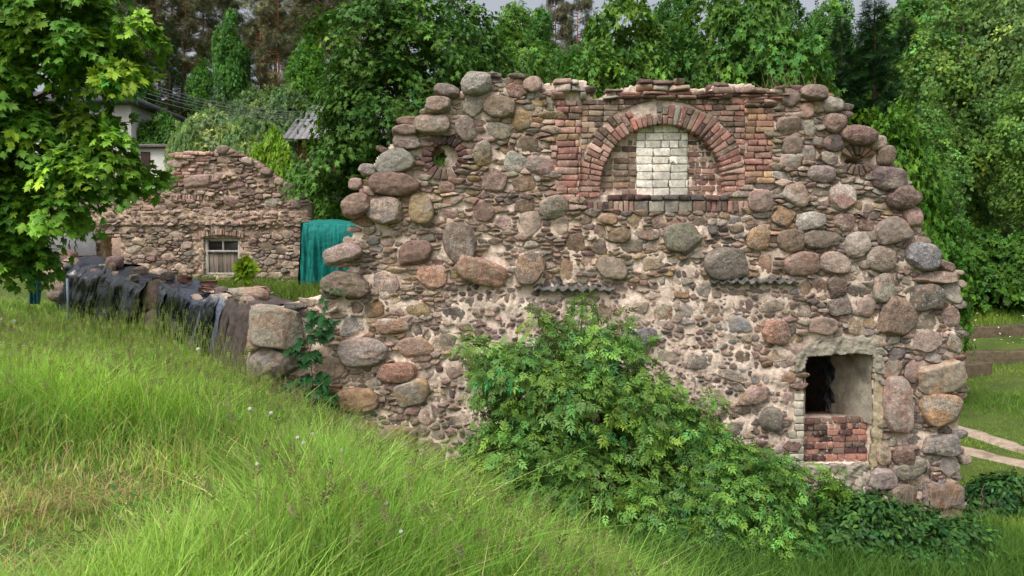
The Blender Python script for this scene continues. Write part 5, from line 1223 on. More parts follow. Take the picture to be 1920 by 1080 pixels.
def put(kind, name, px, top, Y, wpx, label, cat='tree', group=None, tint=(1, 1, 1), base=None, rz=None):
    """stand a tree at distance Y so that its tip reaches the photo row `top` and its crown is wpx photo pixels wide"""
    p = at(px, top, Y); x = p[0]; g = tz(x, Y) if base is None else at(px, base, Y)[2]; h = max(p[2] - g + .15, .5)
    v = PROTO[kind]['crown'][0]; w0 = np.percentile(np.abs(v[:, 0]), 98) * 2 * h / PROTO[kind]['h']; w = wpx * Y / F / w0
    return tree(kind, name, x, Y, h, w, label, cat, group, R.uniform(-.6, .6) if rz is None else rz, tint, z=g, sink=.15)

GW = 'trees close behind the gable wall'
put('maple_a', 'maple_tree', 735, -75, 21, 340, 'big dark green maple directly left of the gable top', group=GW, tint=(1.15, 1.15, 1.05))
put('maple_a', 'maple_tree', 660, 60, 22.5, 170, 'lower dark maple leaning out over the green tarpaulin', group=GW, tint=(.8, .88, .8), rz=2)
put('maple_b', 'maple_tree', 1170, -40, 20, 290, 'broad maple rising above the brick arch', group=GW, tint=(1.05, 1.05, .95))
put('maple_b', 'maple_tree', 1380, -75, 21, 340, 'tall maple above the right brick pilaster', group=GW, tint=(.95, 1, .95), rz=2.5)
put('maple_a', 'maple_tree', 880, -20, 25, 240, 'dark maple standing behind the topmost grey boulders', group=GW, tint=(.9, .95, .85), rz=1.2)
put('linden', 'linden_tree', 965, 5, 38, 150, 'round yellowish-green tree seen between the two maples above the gable', tint=(1.25, 1.2, .95))
put('maple_a', 'maple_tree', 1480, -10, 27, 190, 'shaded maple behind the right shoulder of the gable', group=GW, tint=(.8, .9, .85), rz=4)  # darker tint puts the shade into the leaf colour
for px, top, Y, w, t_, lb in [(1640, -15, 26, 200, (1, 1.1, 1), 'broad black-green spruce right of the gable top'), (1578, 20, 27, 130, (1, 1.1, 1), 'narrower spruce half hidden behind the shaded maple'), (1700, 25, 40, 120, (1, 1.05, 1), 'spruce showing between dark spruce and pale alders')]:
    put('spruce_dense', 'spruce_tree', px, top, Y, w, lb, group='spruces right of the gable', tint=t_)
GA = 'alders on the right'
put('alder_a', 'alder_tree', 1790, -70, 33, 230, 'tall pale alder behind the right end of the gable', group=GA, tint=(1, 1.02, .95))
put('alder_b', 'alder_tree', 1893, -130, 33, 190, 'nearest alder with a bare grey trunk at the right edge', group=GA, tint=(.98, 1, 1.05))
put('alder_b', 'alder_tree', 1745, 60, 35, 120, 'alder above the young bright maple', group=GA, tint=(.9, .95, .85))
put('alder_a', 'alder_tree', 1965, 40, 30, 200, 'alder cut by the right picture edge low down', group=GA, tint=(.95, 1, .95), rz=3)
put('alder_a', 'alder_tree', 1740, 180, 29, 160, 'low dense alder beside the round right opening of the gable', group=GA, tint=(.82, .92, .8), rz=1.5)
put('alder_b', 'alder_tree', 1860, -60, 37, 220, 'shaded alder behind the grey-trunked one', group=GA, tint=(.72, .84, .7), rz=2)  # shade comes from the dark tint on the leaves
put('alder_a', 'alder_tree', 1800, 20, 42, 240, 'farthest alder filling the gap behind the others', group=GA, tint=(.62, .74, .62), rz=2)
put('linden', 'linden_tree', 1740, -60, 48, 220, 'tall soft-green tree behind the alders near the top edge', tint=(1.0, 1.05, .9))
put('linden', 'linden_tree', 1885, -140, 44, 260, 'tallest tree behind the right alders', tint=(.9, 1, .85), rz=2)
put('sapling_maple', 'young_maple', 1665, 152, 17, 190, 'bright young maple with upright shoots behind the right gable shoulder', group='young maples behind the gable')
put('sapling_maple', 'young_maple', 1735, 300, 19, 170, 'young maple lower down behind the right boulder steps', group='young maples behind the gable', tint=(.8, .9, .8), rz=2)
GB = 'bushes along the right meadow'
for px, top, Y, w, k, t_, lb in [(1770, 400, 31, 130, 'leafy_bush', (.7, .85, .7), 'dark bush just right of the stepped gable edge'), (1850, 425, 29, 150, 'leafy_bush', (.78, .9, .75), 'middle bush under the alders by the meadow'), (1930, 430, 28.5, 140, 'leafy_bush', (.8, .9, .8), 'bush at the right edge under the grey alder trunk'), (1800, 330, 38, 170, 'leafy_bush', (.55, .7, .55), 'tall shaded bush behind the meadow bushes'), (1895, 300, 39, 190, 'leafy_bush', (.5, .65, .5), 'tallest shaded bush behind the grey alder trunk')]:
    put(k, 'bush', px, top, Y, w, lb, 'bush', GB, t_)  # low tints of the shaded bushes paint their shade into the leaves
GL = 'bushes behind the rear ruin'
for px, top, Y, w, k, t_, lb in [(395, 205, 27, 150, 'willow_bush', (1, 1, 1), 'pale willow bush behind the top of the rear ruin'), (352, 225, 26, 70, 'willow_bush', (.9, 1, .85), 'willow bush left of the rear ruin peak'), (450, 225, 26, 90, 'willow_bush', (.85, .95, .8), 'willow bush right of the rear ruin peak'),
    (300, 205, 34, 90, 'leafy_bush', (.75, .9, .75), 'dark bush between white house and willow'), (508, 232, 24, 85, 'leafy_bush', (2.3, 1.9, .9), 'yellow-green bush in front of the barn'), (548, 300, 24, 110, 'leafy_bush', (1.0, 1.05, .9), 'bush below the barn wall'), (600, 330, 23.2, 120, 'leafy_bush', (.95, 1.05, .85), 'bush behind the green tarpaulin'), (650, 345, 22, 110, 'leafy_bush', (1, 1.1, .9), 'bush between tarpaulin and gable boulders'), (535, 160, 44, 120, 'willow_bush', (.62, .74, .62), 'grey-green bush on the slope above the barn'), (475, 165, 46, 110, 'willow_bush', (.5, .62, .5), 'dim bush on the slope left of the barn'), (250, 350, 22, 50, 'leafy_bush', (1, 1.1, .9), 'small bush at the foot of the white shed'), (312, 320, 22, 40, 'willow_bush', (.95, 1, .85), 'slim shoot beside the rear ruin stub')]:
    put(k, 'bush', px, top, Y, w, lb, 'bush', GL, t_)
# slope of forest behind
GF = 'trees on the wooded slope'
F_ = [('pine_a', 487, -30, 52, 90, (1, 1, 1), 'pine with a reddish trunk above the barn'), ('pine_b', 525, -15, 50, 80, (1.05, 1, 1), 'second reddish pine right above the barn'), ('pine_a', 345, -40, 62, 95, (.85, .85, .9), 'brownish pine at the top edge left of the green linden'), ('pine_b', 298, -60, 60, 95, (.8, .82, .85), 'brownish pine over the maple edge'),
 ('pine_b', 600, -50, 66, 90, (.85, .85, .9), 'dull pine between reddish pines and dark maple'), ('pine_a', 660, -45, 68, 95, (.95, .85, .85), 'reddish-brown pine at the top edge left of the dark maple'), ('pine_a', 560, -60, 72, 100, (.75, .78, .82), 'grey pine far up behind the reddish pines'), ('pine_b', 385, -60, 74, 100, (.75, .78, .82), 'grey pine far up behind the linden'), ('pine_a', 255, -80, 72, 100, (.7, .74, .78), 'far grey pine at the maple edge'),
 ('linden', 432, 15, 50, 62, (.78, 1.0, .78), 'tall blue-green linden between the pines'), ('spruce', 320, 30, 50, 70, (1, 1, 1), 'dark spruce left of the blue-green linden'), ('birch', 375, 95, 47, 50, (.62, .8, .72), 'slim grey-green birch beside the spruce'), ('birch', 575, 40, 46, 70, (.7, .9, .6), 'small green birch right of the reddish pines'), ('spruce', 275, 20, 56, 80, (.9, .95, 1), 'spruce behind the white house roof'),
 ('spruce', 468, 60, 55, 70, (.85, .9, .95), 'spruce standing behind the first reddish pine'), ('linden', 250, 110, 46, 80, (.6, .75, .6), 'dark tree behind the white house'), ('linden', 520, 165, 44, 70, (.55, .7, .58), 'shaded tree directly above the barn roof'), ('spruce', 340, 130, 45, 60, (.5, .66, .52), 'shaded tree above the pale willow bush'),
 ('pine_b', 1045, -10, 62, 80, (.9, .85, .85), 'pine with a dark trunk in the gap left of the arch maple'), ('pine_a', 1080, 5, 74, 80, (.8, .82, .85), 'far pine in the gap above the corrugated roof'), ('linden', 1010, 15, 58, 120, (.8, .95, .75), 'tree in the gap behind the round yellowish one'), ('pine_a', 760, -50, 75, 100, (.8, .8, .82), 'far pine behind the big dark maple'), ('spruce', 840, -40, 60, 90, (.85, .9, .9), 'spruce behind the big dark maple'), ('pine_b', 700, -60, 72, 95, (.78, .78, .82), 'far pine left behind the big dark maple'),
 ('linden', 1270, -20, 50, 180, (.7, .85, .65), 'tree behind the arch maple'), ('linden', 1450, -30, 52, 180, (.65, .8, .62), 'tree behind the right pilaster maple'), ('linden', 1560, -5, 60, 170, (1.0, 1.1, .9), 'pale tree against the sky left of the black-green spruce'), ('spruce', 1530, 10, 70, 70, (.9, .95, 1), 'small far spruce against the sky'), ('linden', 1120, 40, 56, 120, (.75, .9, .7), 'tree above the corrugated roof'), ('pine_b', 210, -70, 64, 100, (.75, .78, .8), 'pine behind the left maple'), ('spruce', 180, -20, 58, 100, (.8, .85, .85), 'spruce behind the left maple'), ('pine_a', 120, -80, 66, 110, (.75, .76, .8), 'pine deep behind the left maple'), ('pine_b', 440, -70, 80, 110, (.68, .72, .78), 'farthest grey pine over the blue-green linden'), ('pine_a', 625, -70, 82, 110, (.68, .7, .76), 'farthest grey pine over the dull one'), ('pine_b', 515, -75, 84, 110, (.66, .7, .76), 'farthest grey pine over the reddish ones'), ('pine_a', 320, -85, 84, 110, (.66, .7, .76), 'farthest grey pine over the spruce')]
for k, px, top, Y, w, t_, lb in F_:
    nm = {'pine_a': 'pine_tree', 'pine_b': 'pine_tree', 'linden': 'linden_tree', 'spruce': 'spruce_tree', 'birch': 'birch_tree'}[k]
    put(k, nm, px, top, Y, w, lb, 'tree', GF, t_)  # trees called shaded get their shade from a dark tint
# far wood that reads as one mass
r = np.random.default_rng(77); Vs, Fs_, Cs, n = [], [], [], 0
v0, f0, c0 = PROTO['linden']['crown']; sel = r.random(len(f0)) < .34; v1, f1, c1 = PROTO['spruce']['crown']
for i in range(84):
    x = r.uniform(-95, 95); y = r.uniform(88, 125); s = r.uniform(.8, 1.15)
    if abs(x) > y * .9: continue
    s *= 1.15
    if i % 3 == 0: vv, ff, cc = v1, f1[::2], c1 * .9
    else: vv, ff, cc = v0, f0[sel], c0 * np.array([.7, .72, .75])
    a = r.uniform(0, 6.28); M = np.array([[math.cos(a), -math.sin(a), 0], [math.sin(a), math.cos(a), 0], [0, 0, 1]])
    if n > 1600000: break
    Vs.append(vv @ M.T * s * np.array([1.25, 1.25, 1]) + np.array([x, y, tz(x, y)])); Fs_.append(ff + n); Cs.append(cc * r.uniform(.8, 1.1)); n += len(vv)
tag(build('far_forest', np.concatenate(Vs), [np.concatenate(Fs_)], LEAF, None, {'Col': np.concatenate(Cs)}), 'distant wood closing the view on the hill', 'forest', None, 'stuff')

# ---- near maple at the left edge
r = np.random.default_rng(31); Ym = 12.0
def bl(px, py, dy, rx, ry, rz_): p = at(px, py, Ym + dy); k = Ym / F; return (p[0], p[1], p[2], rx * k, ry, rz_ * k)
MB = [bl(0, 120, 0, 130, 1.3, 130), bl(110, 40, -.3, 150, 1.1, 90), bl(185, 110, -.4, 90, .8, 44), bl(30, 260, 0, 120, 1.3, 100), bl(180, 318, -.3, 90, .8, 48), bl(30, 385, .1, 105, 1.0, 70), bl(120, 390, -.2, 85, .8, 62), bl(-90, 200, 0, 120, 1.3, 200), bl(232, 150, -.5, 50, .4, 26), bl(40, -60, 0, 220, 1.3, 90), bl(20, 450, .2, 75, .8, 50), bl(212, 262, -.5, 42, .35, 20), bl(45, 488, .1, 60, .6, 28), bl(232, 240, -.4, 26, .25, 14), bl(175, 225, -.4, 34, .3, 26), bl(262, 60, -.6, 36, .35, 26), bl(262, 330, -.5, 36, .35, 26)]
tx, ty = at(-80, 0, 12.6)[0], 12.6
mt_ = empty('maple_tree', (tx, ty, tz(tx, ty)), 'large bright maple overhanging the meadow at the left edge', 'tree')
V, Fc, C = crown_arrays(31, MB, 560, 32, .34, MAPLE, .14, LC(114, 158, 54), var=.26, hue=.14, up=.75, droop=.75, shell=.45, flat=.3, bottom=.6)
build('crown', V, [Fc], LEAF, mt_, {'Col': C})
b = Buf(); limbs(b, r, (tx, ty, tz(tx, ty) - .3), (tx + .2, ty, CZ + 5.2), MB, .13, lin((92, 84, 74)), 10, .2, 2, .5); b.build('trunk', BARK, mt_, smooth=True)
# sapling before the boarded window
sp_ = at(462, 540, 13.2); e = empty('maple_sapling', (sp_[0], sp_[1], tz(sp_[0], sp_[1])), 'tiny yellow-green maple sapling in front of the boarded window', 'sapling')
kk = 13.2 / F; V, Fc, C = crown_arrays(41, [(sp_[0], sp_[1], at(0, 512, 13.2)[2], 18 * kk, .2, 16 * kk), (sp_[0], sp_[1], at(0, 494, 13.2)[2], 9 * kk, .1, 10 * kk)], 26, 9, .11, MAPLE, .10, LC(150, 180, 40), var=.12, droop=.5)
build('leaves', V, [Fc], LEAF, e, {'Col': C}); b = Buf(); tube(b, [(sp_[0], sp_[1], tz(sp_[0], sp_[1]) - .1), (sp_[0] + .02, sp_[1], at(0, 490, 13.2)[2])], [.015, .005], 6, lin((110, 100, 70))); b.build('stem', BARK, e)
# ------------------------------------------------------------------ elder shrubs before the wall
def shrub(name, label, Y, blobs_px, base_px, n_clump, per, cr, size, col, seed, tpl=PINN, depth=1.0, cat='shrub', group=None):
    k = Y / F; r = np.random.default_rng(seed)
    B = [(at(px, py, Y)[0], Y + dy, at(px, py, Y)[2], rx * k, ry, rz * k) for px, py, dy, rx, ry, rz in blobs_px]
    bx = at(base_px, 0, Y)[0]; g = tz(bx, Y); e = empty(name, (bx, Y, g), label, cat, group)
    V, Fc, C = crown_arrays(seed, B, n_clump, per, cr, tpl, size, col, var=.28, hue=.13, up=.7, droop=.5, shell=.55, flat=.4, bottom=.5)
    build('leaves', V, [Fc], LEAF, e, {'Col': C})
    b = Buf()
    for q in B:
        for j in range(4):
            en = np.array(q[:3]) + unit(r.normal(size=3)) * np.array(q[3:6]) * r.uniform(.3, .9); s = np.array([bx + r.normal(0, .25), Y + r.normal(0, .15), g - .1]); u = np.linspace(0, 1, 7)[:, None]
            p = s + (en - s) * u + np.array([0, 0, .25]) * np.sin(u * 3.14) + r.normal(0, .02, (7, 3)); tube(b, p, .016 * (1.2 - u[:, 0]), 6, lin((96, 86, 70)))
    b.build('stems', BARK, e, smooth=True); return e
EG = LC(106, 144, 66)
shrub('elder_shrub', 'big elder shrub with feathery leaves covering the middle of the gable foot', 9.25,
  [(1060, 760, .0, 150, .55, 110), (960, 720, -.1, 90, .45, 80), (1120, 680, .1, 95, .4, 75), (990, 850, -.15, 110, .55, 90), (1190, 780, 0, 110, .45, 90), (1250, 830, -.05, 110, .45, 80), (1090, 900, -.2, 170, .6, 90), (930, 860, -.1, 80, .4, 60), (1000, 930, -.2, 110, .5, 60), (1180, 1000, -.35, 120, .5, 50), (1060, 640, .2, 55, .25, 40), (1100, 590, .4, 22, .1, 34), (900, 660, 0, 40, .2, 30), (872, 640, .1, 18, .1, 22), (1010, 612, .2, 16, .1, 30), (1165, 622, .2, 20, .1, 26), (1215, 660, .1, 24, .12, 24), (1335, 765, .1, 24, .12, 22), (1230, 950, -.3, 130, .5, 70), (1310, 810, .1, 60, .3, 40)], 1080, 1450, 9, .16, .135, EG, 51)
shrub('elder_shrub', 'lower elder shrub spreading under the black window hole', 9.0,
  [(1385, 885, .1, 90, .4, 46), (1360, 950, -.1, 130, .5, 80), (1440, 950, 0, 70, .4, 60), (1290, 1000, -.25, 120, .5, 60), (1330, 870, .1, 80, .4, 60), (1470, 900, .1, 45, .3, 40), (1430, 1010, -.2, 90, .45, 50)], 1390, 800, 9, .17, .13, LC(98, 138, 62), 52)
shrub('elder_shoot', 'thin elder shoot growing at the wall foot left of the corner stones', 9.6,
  [(1555, 945, 0, 40, .2, 45), (1530, 990, -.1, 45, .25, 40), (1560, 905, 0, 16, .1, 22)], 1550, 80, 7, .18, .17, LC(92, 134, 52), 53)
shrub('nettle_clump', 'dark green nettle clump at the foot of the corner stones', 9.2,
  [(1640, 975, 0, 80, .35, 50), (1590, 1010, -.1, 70, .3, 50), (1710, 990, 0, 70, .3, 50), (1670, 1045, -.25, 130, .5, 46), (1770, 1040, -.1, 80, .4, 46), (1800, 1010, 0, 60, .3, 40)], 1660, 1000, 9, .12, .085, LC(62, 100, 46), 54, OVAL, cat='plant')
shrub('nettle_clump', 'dark leafy weeds in the ditch right of the gable corner', 10.6,
  [(1860, 960, .3, 80, .5, 34), (1920, 940, .3, 70, .5, 40), (1830, 1000, .0, 60, .4, 34), (1905, 1020, -.4, 100, .6, 46), (1850, 1060, -.7, 110, .5, 36)], 1870, 800, 9, .13, .09, LC(58, 98, 48), 55, OVAL, cat='plant')
# creeper on the left corner stones
r = np.random.default_rng(61); b = Buf(); pts = []
for poly in ([(612, 575), (604, 596), (590, 625), (580, 660), (585, 700), (590, 760), (596, 800)], [(585, 640), (560, 655), (545, 662)], [(590, 700), (620, 725), (632, 750)], [(592, 715), (560, 715), (535, 722)], [(612, 575), (640, 560), (655, 548)], [(612, 575), (606, 560), (625, 548)]):
    w = np.array([at(px, py, Y0 - .20 + .02 * R.random()) for px, py in poly]); tube(b, w, .007, 5, lin((98, 104, 60)))
P, S = [], []
for px, py, s in [(590, 600, .19), (604, 596, .2), (616, 608, .18), (580, 612, .17), (596, 622, .22), (612, 626, .2), (622, 618, .14), (580, 634, .18), (600, 640, .16), (556, 650, .16), (546, 656, .17), (564, 662, .15), (572, 668, .24), (584, 664, .2), (592, 672, .17), (576, 684, .16), (548, 660, .13), (560, 716, .18), (545, 720, .16), (534, 726, .14), (575, 712, .2), (590, 708, .18), (604, 715, .2), (615, 728, .2), (600, 735, .22), (585, 730, .2), (622, 742, .17), (630, 752, .15), (608, 752, .2), (590, 755, .2), (575, 742, .17), (612, 770, .18), (595, 775, .2), (580, 765, .15), (622, 765, .12), (604, 566, .1), (612, 580, .12), (628, 552, .07), (640, 548, .07), (622, 546, .08), (614, 554, .08)]:
    P.append(at(px + R.uniform(-3, 3), py - 6, Y0 - .26 - R.uniform(0, .08))); S.append(s * .85)
P = np.array(P); P = np.concatenate([P, P + r.normal(0, .06, P.shape) * [1, .4, 1]]); S = S + [q_ * .8 for q_ in S]
N_ = np.tile([-.1, -1, .55], (len(P), 1)) + r.normal(0, .35, (len(P), 3)); T = np.tile([0, -.2, -1.], (len(P), 1)) + r.normal(0, .5, (len(P), 3))
V, Fc, nv = place(MAPLE, P, N_, T, np.array(S)); c = np.repeat(LC(42, 88, 44)[None] * np.exp(r.normal(0, .2, len(P)))[:, None], nv, 0)
p0 = at(590, 780, Y0 - .25); vine = empty('creeper', (p0[0], p0[1], tz(p0[0], p0[1])), 'creeper with big dark lobed leaves climbing the left corner stones', 'creeper')
build('leaves', V, [Fc], LEAF, vine, {'Col': c}); b.build('stem', BARK, vine)

# ------------------------------------------------------------------ grass
def sstep(a, b_, x): t = np.clip((x - a) / (b_ - a), 0, 1); return t * t * (3 - 2 * t)
def front_of_run(X, Y):      # on the viewer's side of the low wall
    return ((X - RUN.A[0]) * RUN.n[0] + (Y - RUN.A[1]) * RUN.n[1]) > .08
def blades(name, X, Y, H, W, col, lean, seed, seg=3, mat=GRASS, curl=.5, label=None, z=None):
    r = np.random.default_rng(seed); n = len(X); Z = terr(X, Y) - .03 if z is None else z
    a = r.uniform(0, 6.283, n); ld = np.stack([np.cos(a), np.sin(a)], 1); b_ = a + r.uniform(-.9, .9, n) + 1.57; wd = np.stack([np.cos(b_), np.sin(b_)], 1)
    L = lean * H * np.abs(r.normal(1, .5, n)); rows_ = []
    for i in range(seg):
        t = i / seg; q = np.stack([X + ld[:, 0] * L * (t ** 1.8), Y + ld[:, 1] * L * (t ** 1.8), Z + H * (t - curl * .35 * t * t * np.clip(lean * 1.5, 0, 1))], 1)
        w = (W * (1 - .75 * t ** 1.5))[:, None] * .5; d = np.concatenate([wd, np.zeros((n, 1))], 1)
        rows_ += [q - d * w, q + d * w]
    tip = np.stack([X + ld[:, 0] * L, Y + ld[:, 1] * L, Z + H * (1 - curl * .35 * np.clip(lean * 1.5, 0, 1))], 1); rows_.append(tip)
    V = np.stack(rows_, 1); k = V.shape[1]; o = (np.arange(n) * k)[:, None]
    qs = [o + np.array([[2 * i, 2 * i + 1, 2 * i + 3, 2 * i + 2]]) for i in range(seg - 1)]; t3 = o + np.array([[2 * seg - 2, 2 * seg - 1, 2 * seg]])
    C = np.repeat(col, k, 0)
    ob = build(name, V.reshape(-1, 3), [np.concatenate(qs), t3], mat, None, {'Col': C}); return tag(ob, label, 'grass', None, 'stuff')
r = np.random.default_rng(91)
N = 420000
Yg = 2.6 + (11.6) * r.random(N) ** 1.25; Xg = r.uniform(-1, 1, N) * (Yg * .72 + .6); wide = r.random(N) < .2; Xg = np.where(wide, np.sign(Xg) * (Yg * .72 + .6 + 3.0 * r.random(N)), Xg)
far = r.random(N) < .10; Yg = np.where(far, r.uniform(9, 17, N), Yg); Xg = np.where(far, -r.uniform(.25, .72, N) * Yg, Xg)
P2 = np.stack([Xg, Yg], 1)
inwall = (Yg > Y0 - .28) & (Xg > -3.6) | (Yg > 12.2) & (Xg > -3) & (Xg < 6.5)
ok = front_of_run(Xg, Yg) & ~inwall & (Yg < 17)
# trodden short grass at the lower left, uncut tall meadow in the middle
sh = 1 - sstep(1.0, 2.3, np.hypot((Xg + 2.95) / .85, (Yg - 4.3) / 1.1) + .35 * waves(P2, 5, 1.5, 2)); sh = np.clip(sh, 0, 1)
clump = waves(P2, 6, 2.6, 3, .6)
H = (.34 + .34 * r.random(N) ** 1.4 + .17 * clump) * (1 - .82 * sh)
low = sstep(-.4, 1.6, Xg - (8.5 - Yg) * .25); H = H * (1 - .25 * low)
H = np.clip(H, .05, .75); H = H * (1 - .35 * sstep(8, 10.5, Yg)); dr = (Xg - RUN.A[0]) * RUN.n[0] + (Yg - RUN.A[1]) * RUN.n[1]; H = H * (1 - .45 * (1 - sstep(.3, 2.0, dr)) * (Yg > 9))
dens = np.clip(.75 + .35 * waves(P2, 8, 3.5, 2), .25, 1); ok &= r.random(N) < dens * (1 - .55 * sh)
g1, g2, g3 = LC(156, 192, 86), LC(124, 166, 70), LC(182, 190, 112)
m = sstep(-.5, .6, waves(P2, 9, 1.3, 3))[:, None]; col = g1 * m + g2 * (1 - m); dry = (r.random(N) < (.03 + .42 * sh))[:, None]; col = np.where(dry, LC(190, 178, 124), col); col = np.where((r.random(N) < .07)[:, None], g3, col)
col = col * np.exp(r.normal(0, .24, N) + .22 * waves(P2, 23, 5, 2))[:, None]
W = np.where(r.random(N) < .15, .012, .0050 + .004 * r.random(N)) * (1 + .10 * np.clip(Yg - 4, 0, 8))
i = np.where(ok)[0]
blades('meadow_grass', Xg[i], Yg[i], H[i], W[i], col[i], np.where(r.random(len(i)) < .25, 1.1, .45) * 1.0, 92, label='tall uncut meadow grass on the slope')
# flowering stalks
N = 10000; Yg = 3.4 + 9.5 * r.random(N); Xg = r.uniform(-1, .55, N) * (Yg * .7 + .3); P2 = np.stack([Xg, Yg], 1)
sh = 1 - sstep(1.2, 2.6, np.hypot((Xg + 3.3) / 1.25, (Yg - 4.4) / 1.5)); ok = front_of_run(Xg, Yg) & ~((Yg > Y0 - .3) & (Xg > -3.6)) & (r.random(N) > sh) & (waves(P2, 12, 1.6, 2) + .9 * (Xg < -.5) > .1)
Xg, Yg = Xg[ok], Yg[ok]; n = len(Xg); Hs = r.uniform(.45, .7, n); Z = terr(Xg, Yg); a = r.uniform(0, 6.28, n); lx, ly = np.cos(a) * Hs * .16, np.sin(a) * Hs * .16
vs, q = [], []
w = .0014 * (1 + .1 * np.clip(Yg - 4, 0, 8))
col1 = LC(134, 156, 72)[None] * np.exp(r.normal(0, .2, n))[:, None]
b0 = np.stack([Xg, Yg, Z], 1); b1 = np.stack([Xg + lx * .35, Yg + ly * .35, Z + Hs * .6], 1); b2 = np.stack([Xg + lx, Yg + ly, Z + Hs], 1); dx = np.stack([w, 0 * w, 0 * w], 1)
V = np.stack([b0 - dx, b0 + dx, b1 - dx, b1 + dx, b2 - dx * .6, b2 + dx * .6], 1); o = (np.arange(n) * 6)[:, None]; Q = np.concatenate([o + np.array([[0, 1, 3, 2]]), o + np.array([[2, 3, 5, 4]])]); C = np.repeat(col1, 6, 0); V = V.reshape(-1, 3)
hd = spray(10, 6, LANCE, .35); pal = np.where((r.random(n) < .5)[:, None], LC(140, 126, 104), LC(164, 178, 110)) * np.exp(r.normal(0, .2, n))[:, None]
Vh, Fh, nv = place(hd, b2 - np.stack([lx * 0, ly * 0, .10 * np.ones(n)], 1), np.stack([np.cos(a + 1), np.sin(a + 1), .1 * np.ones(n)], 1), np.stack([lx, ly, .6 * Hs], 1), r.uniform(.05, .10, n))
tag(build('flowering_grass', np.concatenate([V, Vh]), [Q, Fh + len(V)], GRASS, None, {'Col': np.concatenate([C, np.repeat(pal, nv, 0)])}), 'thin flowering grass stalks over the meadow', 'grass', None, 'stuff')
# leafy herbs between the grass
N = 900; Yg = 2.8 + 6.5 * r.random(N) ** 1.1; Xg = r.uniform(-1, .9, N) * (Yg * .7 + .3); P2 = np.stack([Xg, Yg], 1); ok = front_of_run(Xg, Yg) & (waves(P2, 14, 1.8, 2) > .05) & ~((Yg > Y0 - .4) & (Xg > -3.6)); Xg, Yg = Xg[ok], Yg[ok]; n = len(Xg); per = 9
X9, Y9 = np.repeat(Xg, per) + r.normal(0, .05, n * per), np.repeat(Yg, per) + r.normal(0, .05, n * per); a = r.uniform(0, 6.28, n * per); Z9 = terr(X9, Y9) + np.repeat(r.uniform(.05, .30, n), per) + r.uniform(-.05, .08, n * per)
V, Fc, nv = place(OVAL, np.stack([X9, Y9, Z9], 1), np.stack([.5 * np.cos(a), .5 * np.sin(a), np.ones(n * per)], 1) + r.normal(0, .2, (n * per, 3)), np.stack([np.cos(a), np.sin(a), .25 * np.ones(n * per)], 1), r.uniform(.025, .055, n * per))
tag(build('meadow_herbs', V, [Fc], LEAF, None, {'Col': np.repeat(LC(96, 136, 60)[None] * np.exp(r.normal(0, .22, n * per))[:, None], nv, 0)}), 'low leafy herbs among the grass', 'herbs', None, 'stuff')
# matted straw where the slope is trodden
N = 9000; Xg = -2.85 + r.normal(0, 1.0, N) * .45; Yg = 4.1 + r.normal(0, 1.0, N) * .6; P2 = np.stack([Xg, Yg], 1); ok = (Yg > 2.6) & (waves(P2, 15, 2.6, 2) > .1); Xg, Yg = Xg[ok], Yg[ok]; n = len(Xg)
blades('dry_straw', Xg, Yg, r.uniform(.03, .11, n), np.full(n, .005), LC(186, 168, 122)[None] * np.exp(r.normal(0, .2, n))[:, None], np.full(n, 3.5), 96, label='matted pale straw in the trodden grass')
# meadow to the right and behind, plus lush grass at the wall foot
N = 110000; Yg = 9.0 + 32 * r.random(N) ** 1.5; Xg = 5.0 + (Yg * .70 - 1.6) * r.random(N); ok = (Xg > 6.3) | (Yg < Y0 - .5); 
TRACKS = [[(3, 27), (6.5, 22.5), (8.4, 19), (9.35, 16.2), (9.65, 14.2), (10.4, 12), (12, 9.5), (15, 6)], [(1.5, 25), (5, 20.8), (7.0, 17.6), (8.15, 15.0), (8.85, 13.5), (9.7, 11.4), (11.2, 9), (14, 5.6)]]
def tr(X, Y):
    d = np.full(len(X), 99.)
    for line in TRACKS:
        L_ = np.array(line, float)
        for a, b_ in zip(L_[:-1], L_[1:]):
            v = b_ - a; t = np.clip(((X - a[0]) * v[0] + (Y - a[1]) * v[1]) / (v @ v), 0, 1); d = np.minimum(d, np.hypot(X - a[0] - t * v[0], Y - a[1] - t * v[1]))
    return d
ok &= tr(Xg, Yg) > np.where(r.random(N) < .2, .12, .22 + .2 * r.random(N)); Xg, Yg = Xg[ok], Yg[ok]; n = len(Xg); P2 = np.stack([Xg, Yg], 1)
Hm = np.clip(.13 + .09 * waves(P2, 16, 1.2, 3) + .04 * r.random(n), .04, .4) + .25 * (Yg > 27) + .12 * (Yg < 11.5); m = sstep(-.4, .6, waves(P2, 17, .8, 2))[:, None]
col = (LC(146, 172, 72) * m + LC(112, 150, 62) * (1 - m)) * np.exp(r.normal(0, .2, n))[:, None]
blades('short_meadow_grass', Xg, Yg, Hm, .006 * (1 + .09 * (Yg - 6)), col, np.full(n, .6), 97, 2, label='mown grass beside the dirt track on the right')
N = 60000; Xg = r.uniform(-2.5, 6.4, N); Yg = r.uniform(5.0, Y0 - .3, N); ok = Xg > (8.6 - Yg) * .5 - .6; Xg, Yg = Xg[ok], Yg[ok]; n = len(Xg)
blades('rank_grass', Xg, Yg, r.uniform(.2, .5, n), np.full(n, .008), LC(86, 124, 50)[None] * np.exp(r.normal(0, .25, n))[:, None], np.full(n, .6), 98, 3, label='rank grass along the foot of the gable')
N = 26000; Xg = r.uniform(-8.5, -2.2, N); Yg = r.uniform(11.2, 19.6, N); ok = ~front_of_run(Xg, Yg) & (((Xg - RUN.A[0]) * RUN.n[0] + (Yg - RUN.A[1]) * RUN.n[1]) < -.8); Xg, Yg = Xg[ok], Yg[ok]; n = len(Xg)
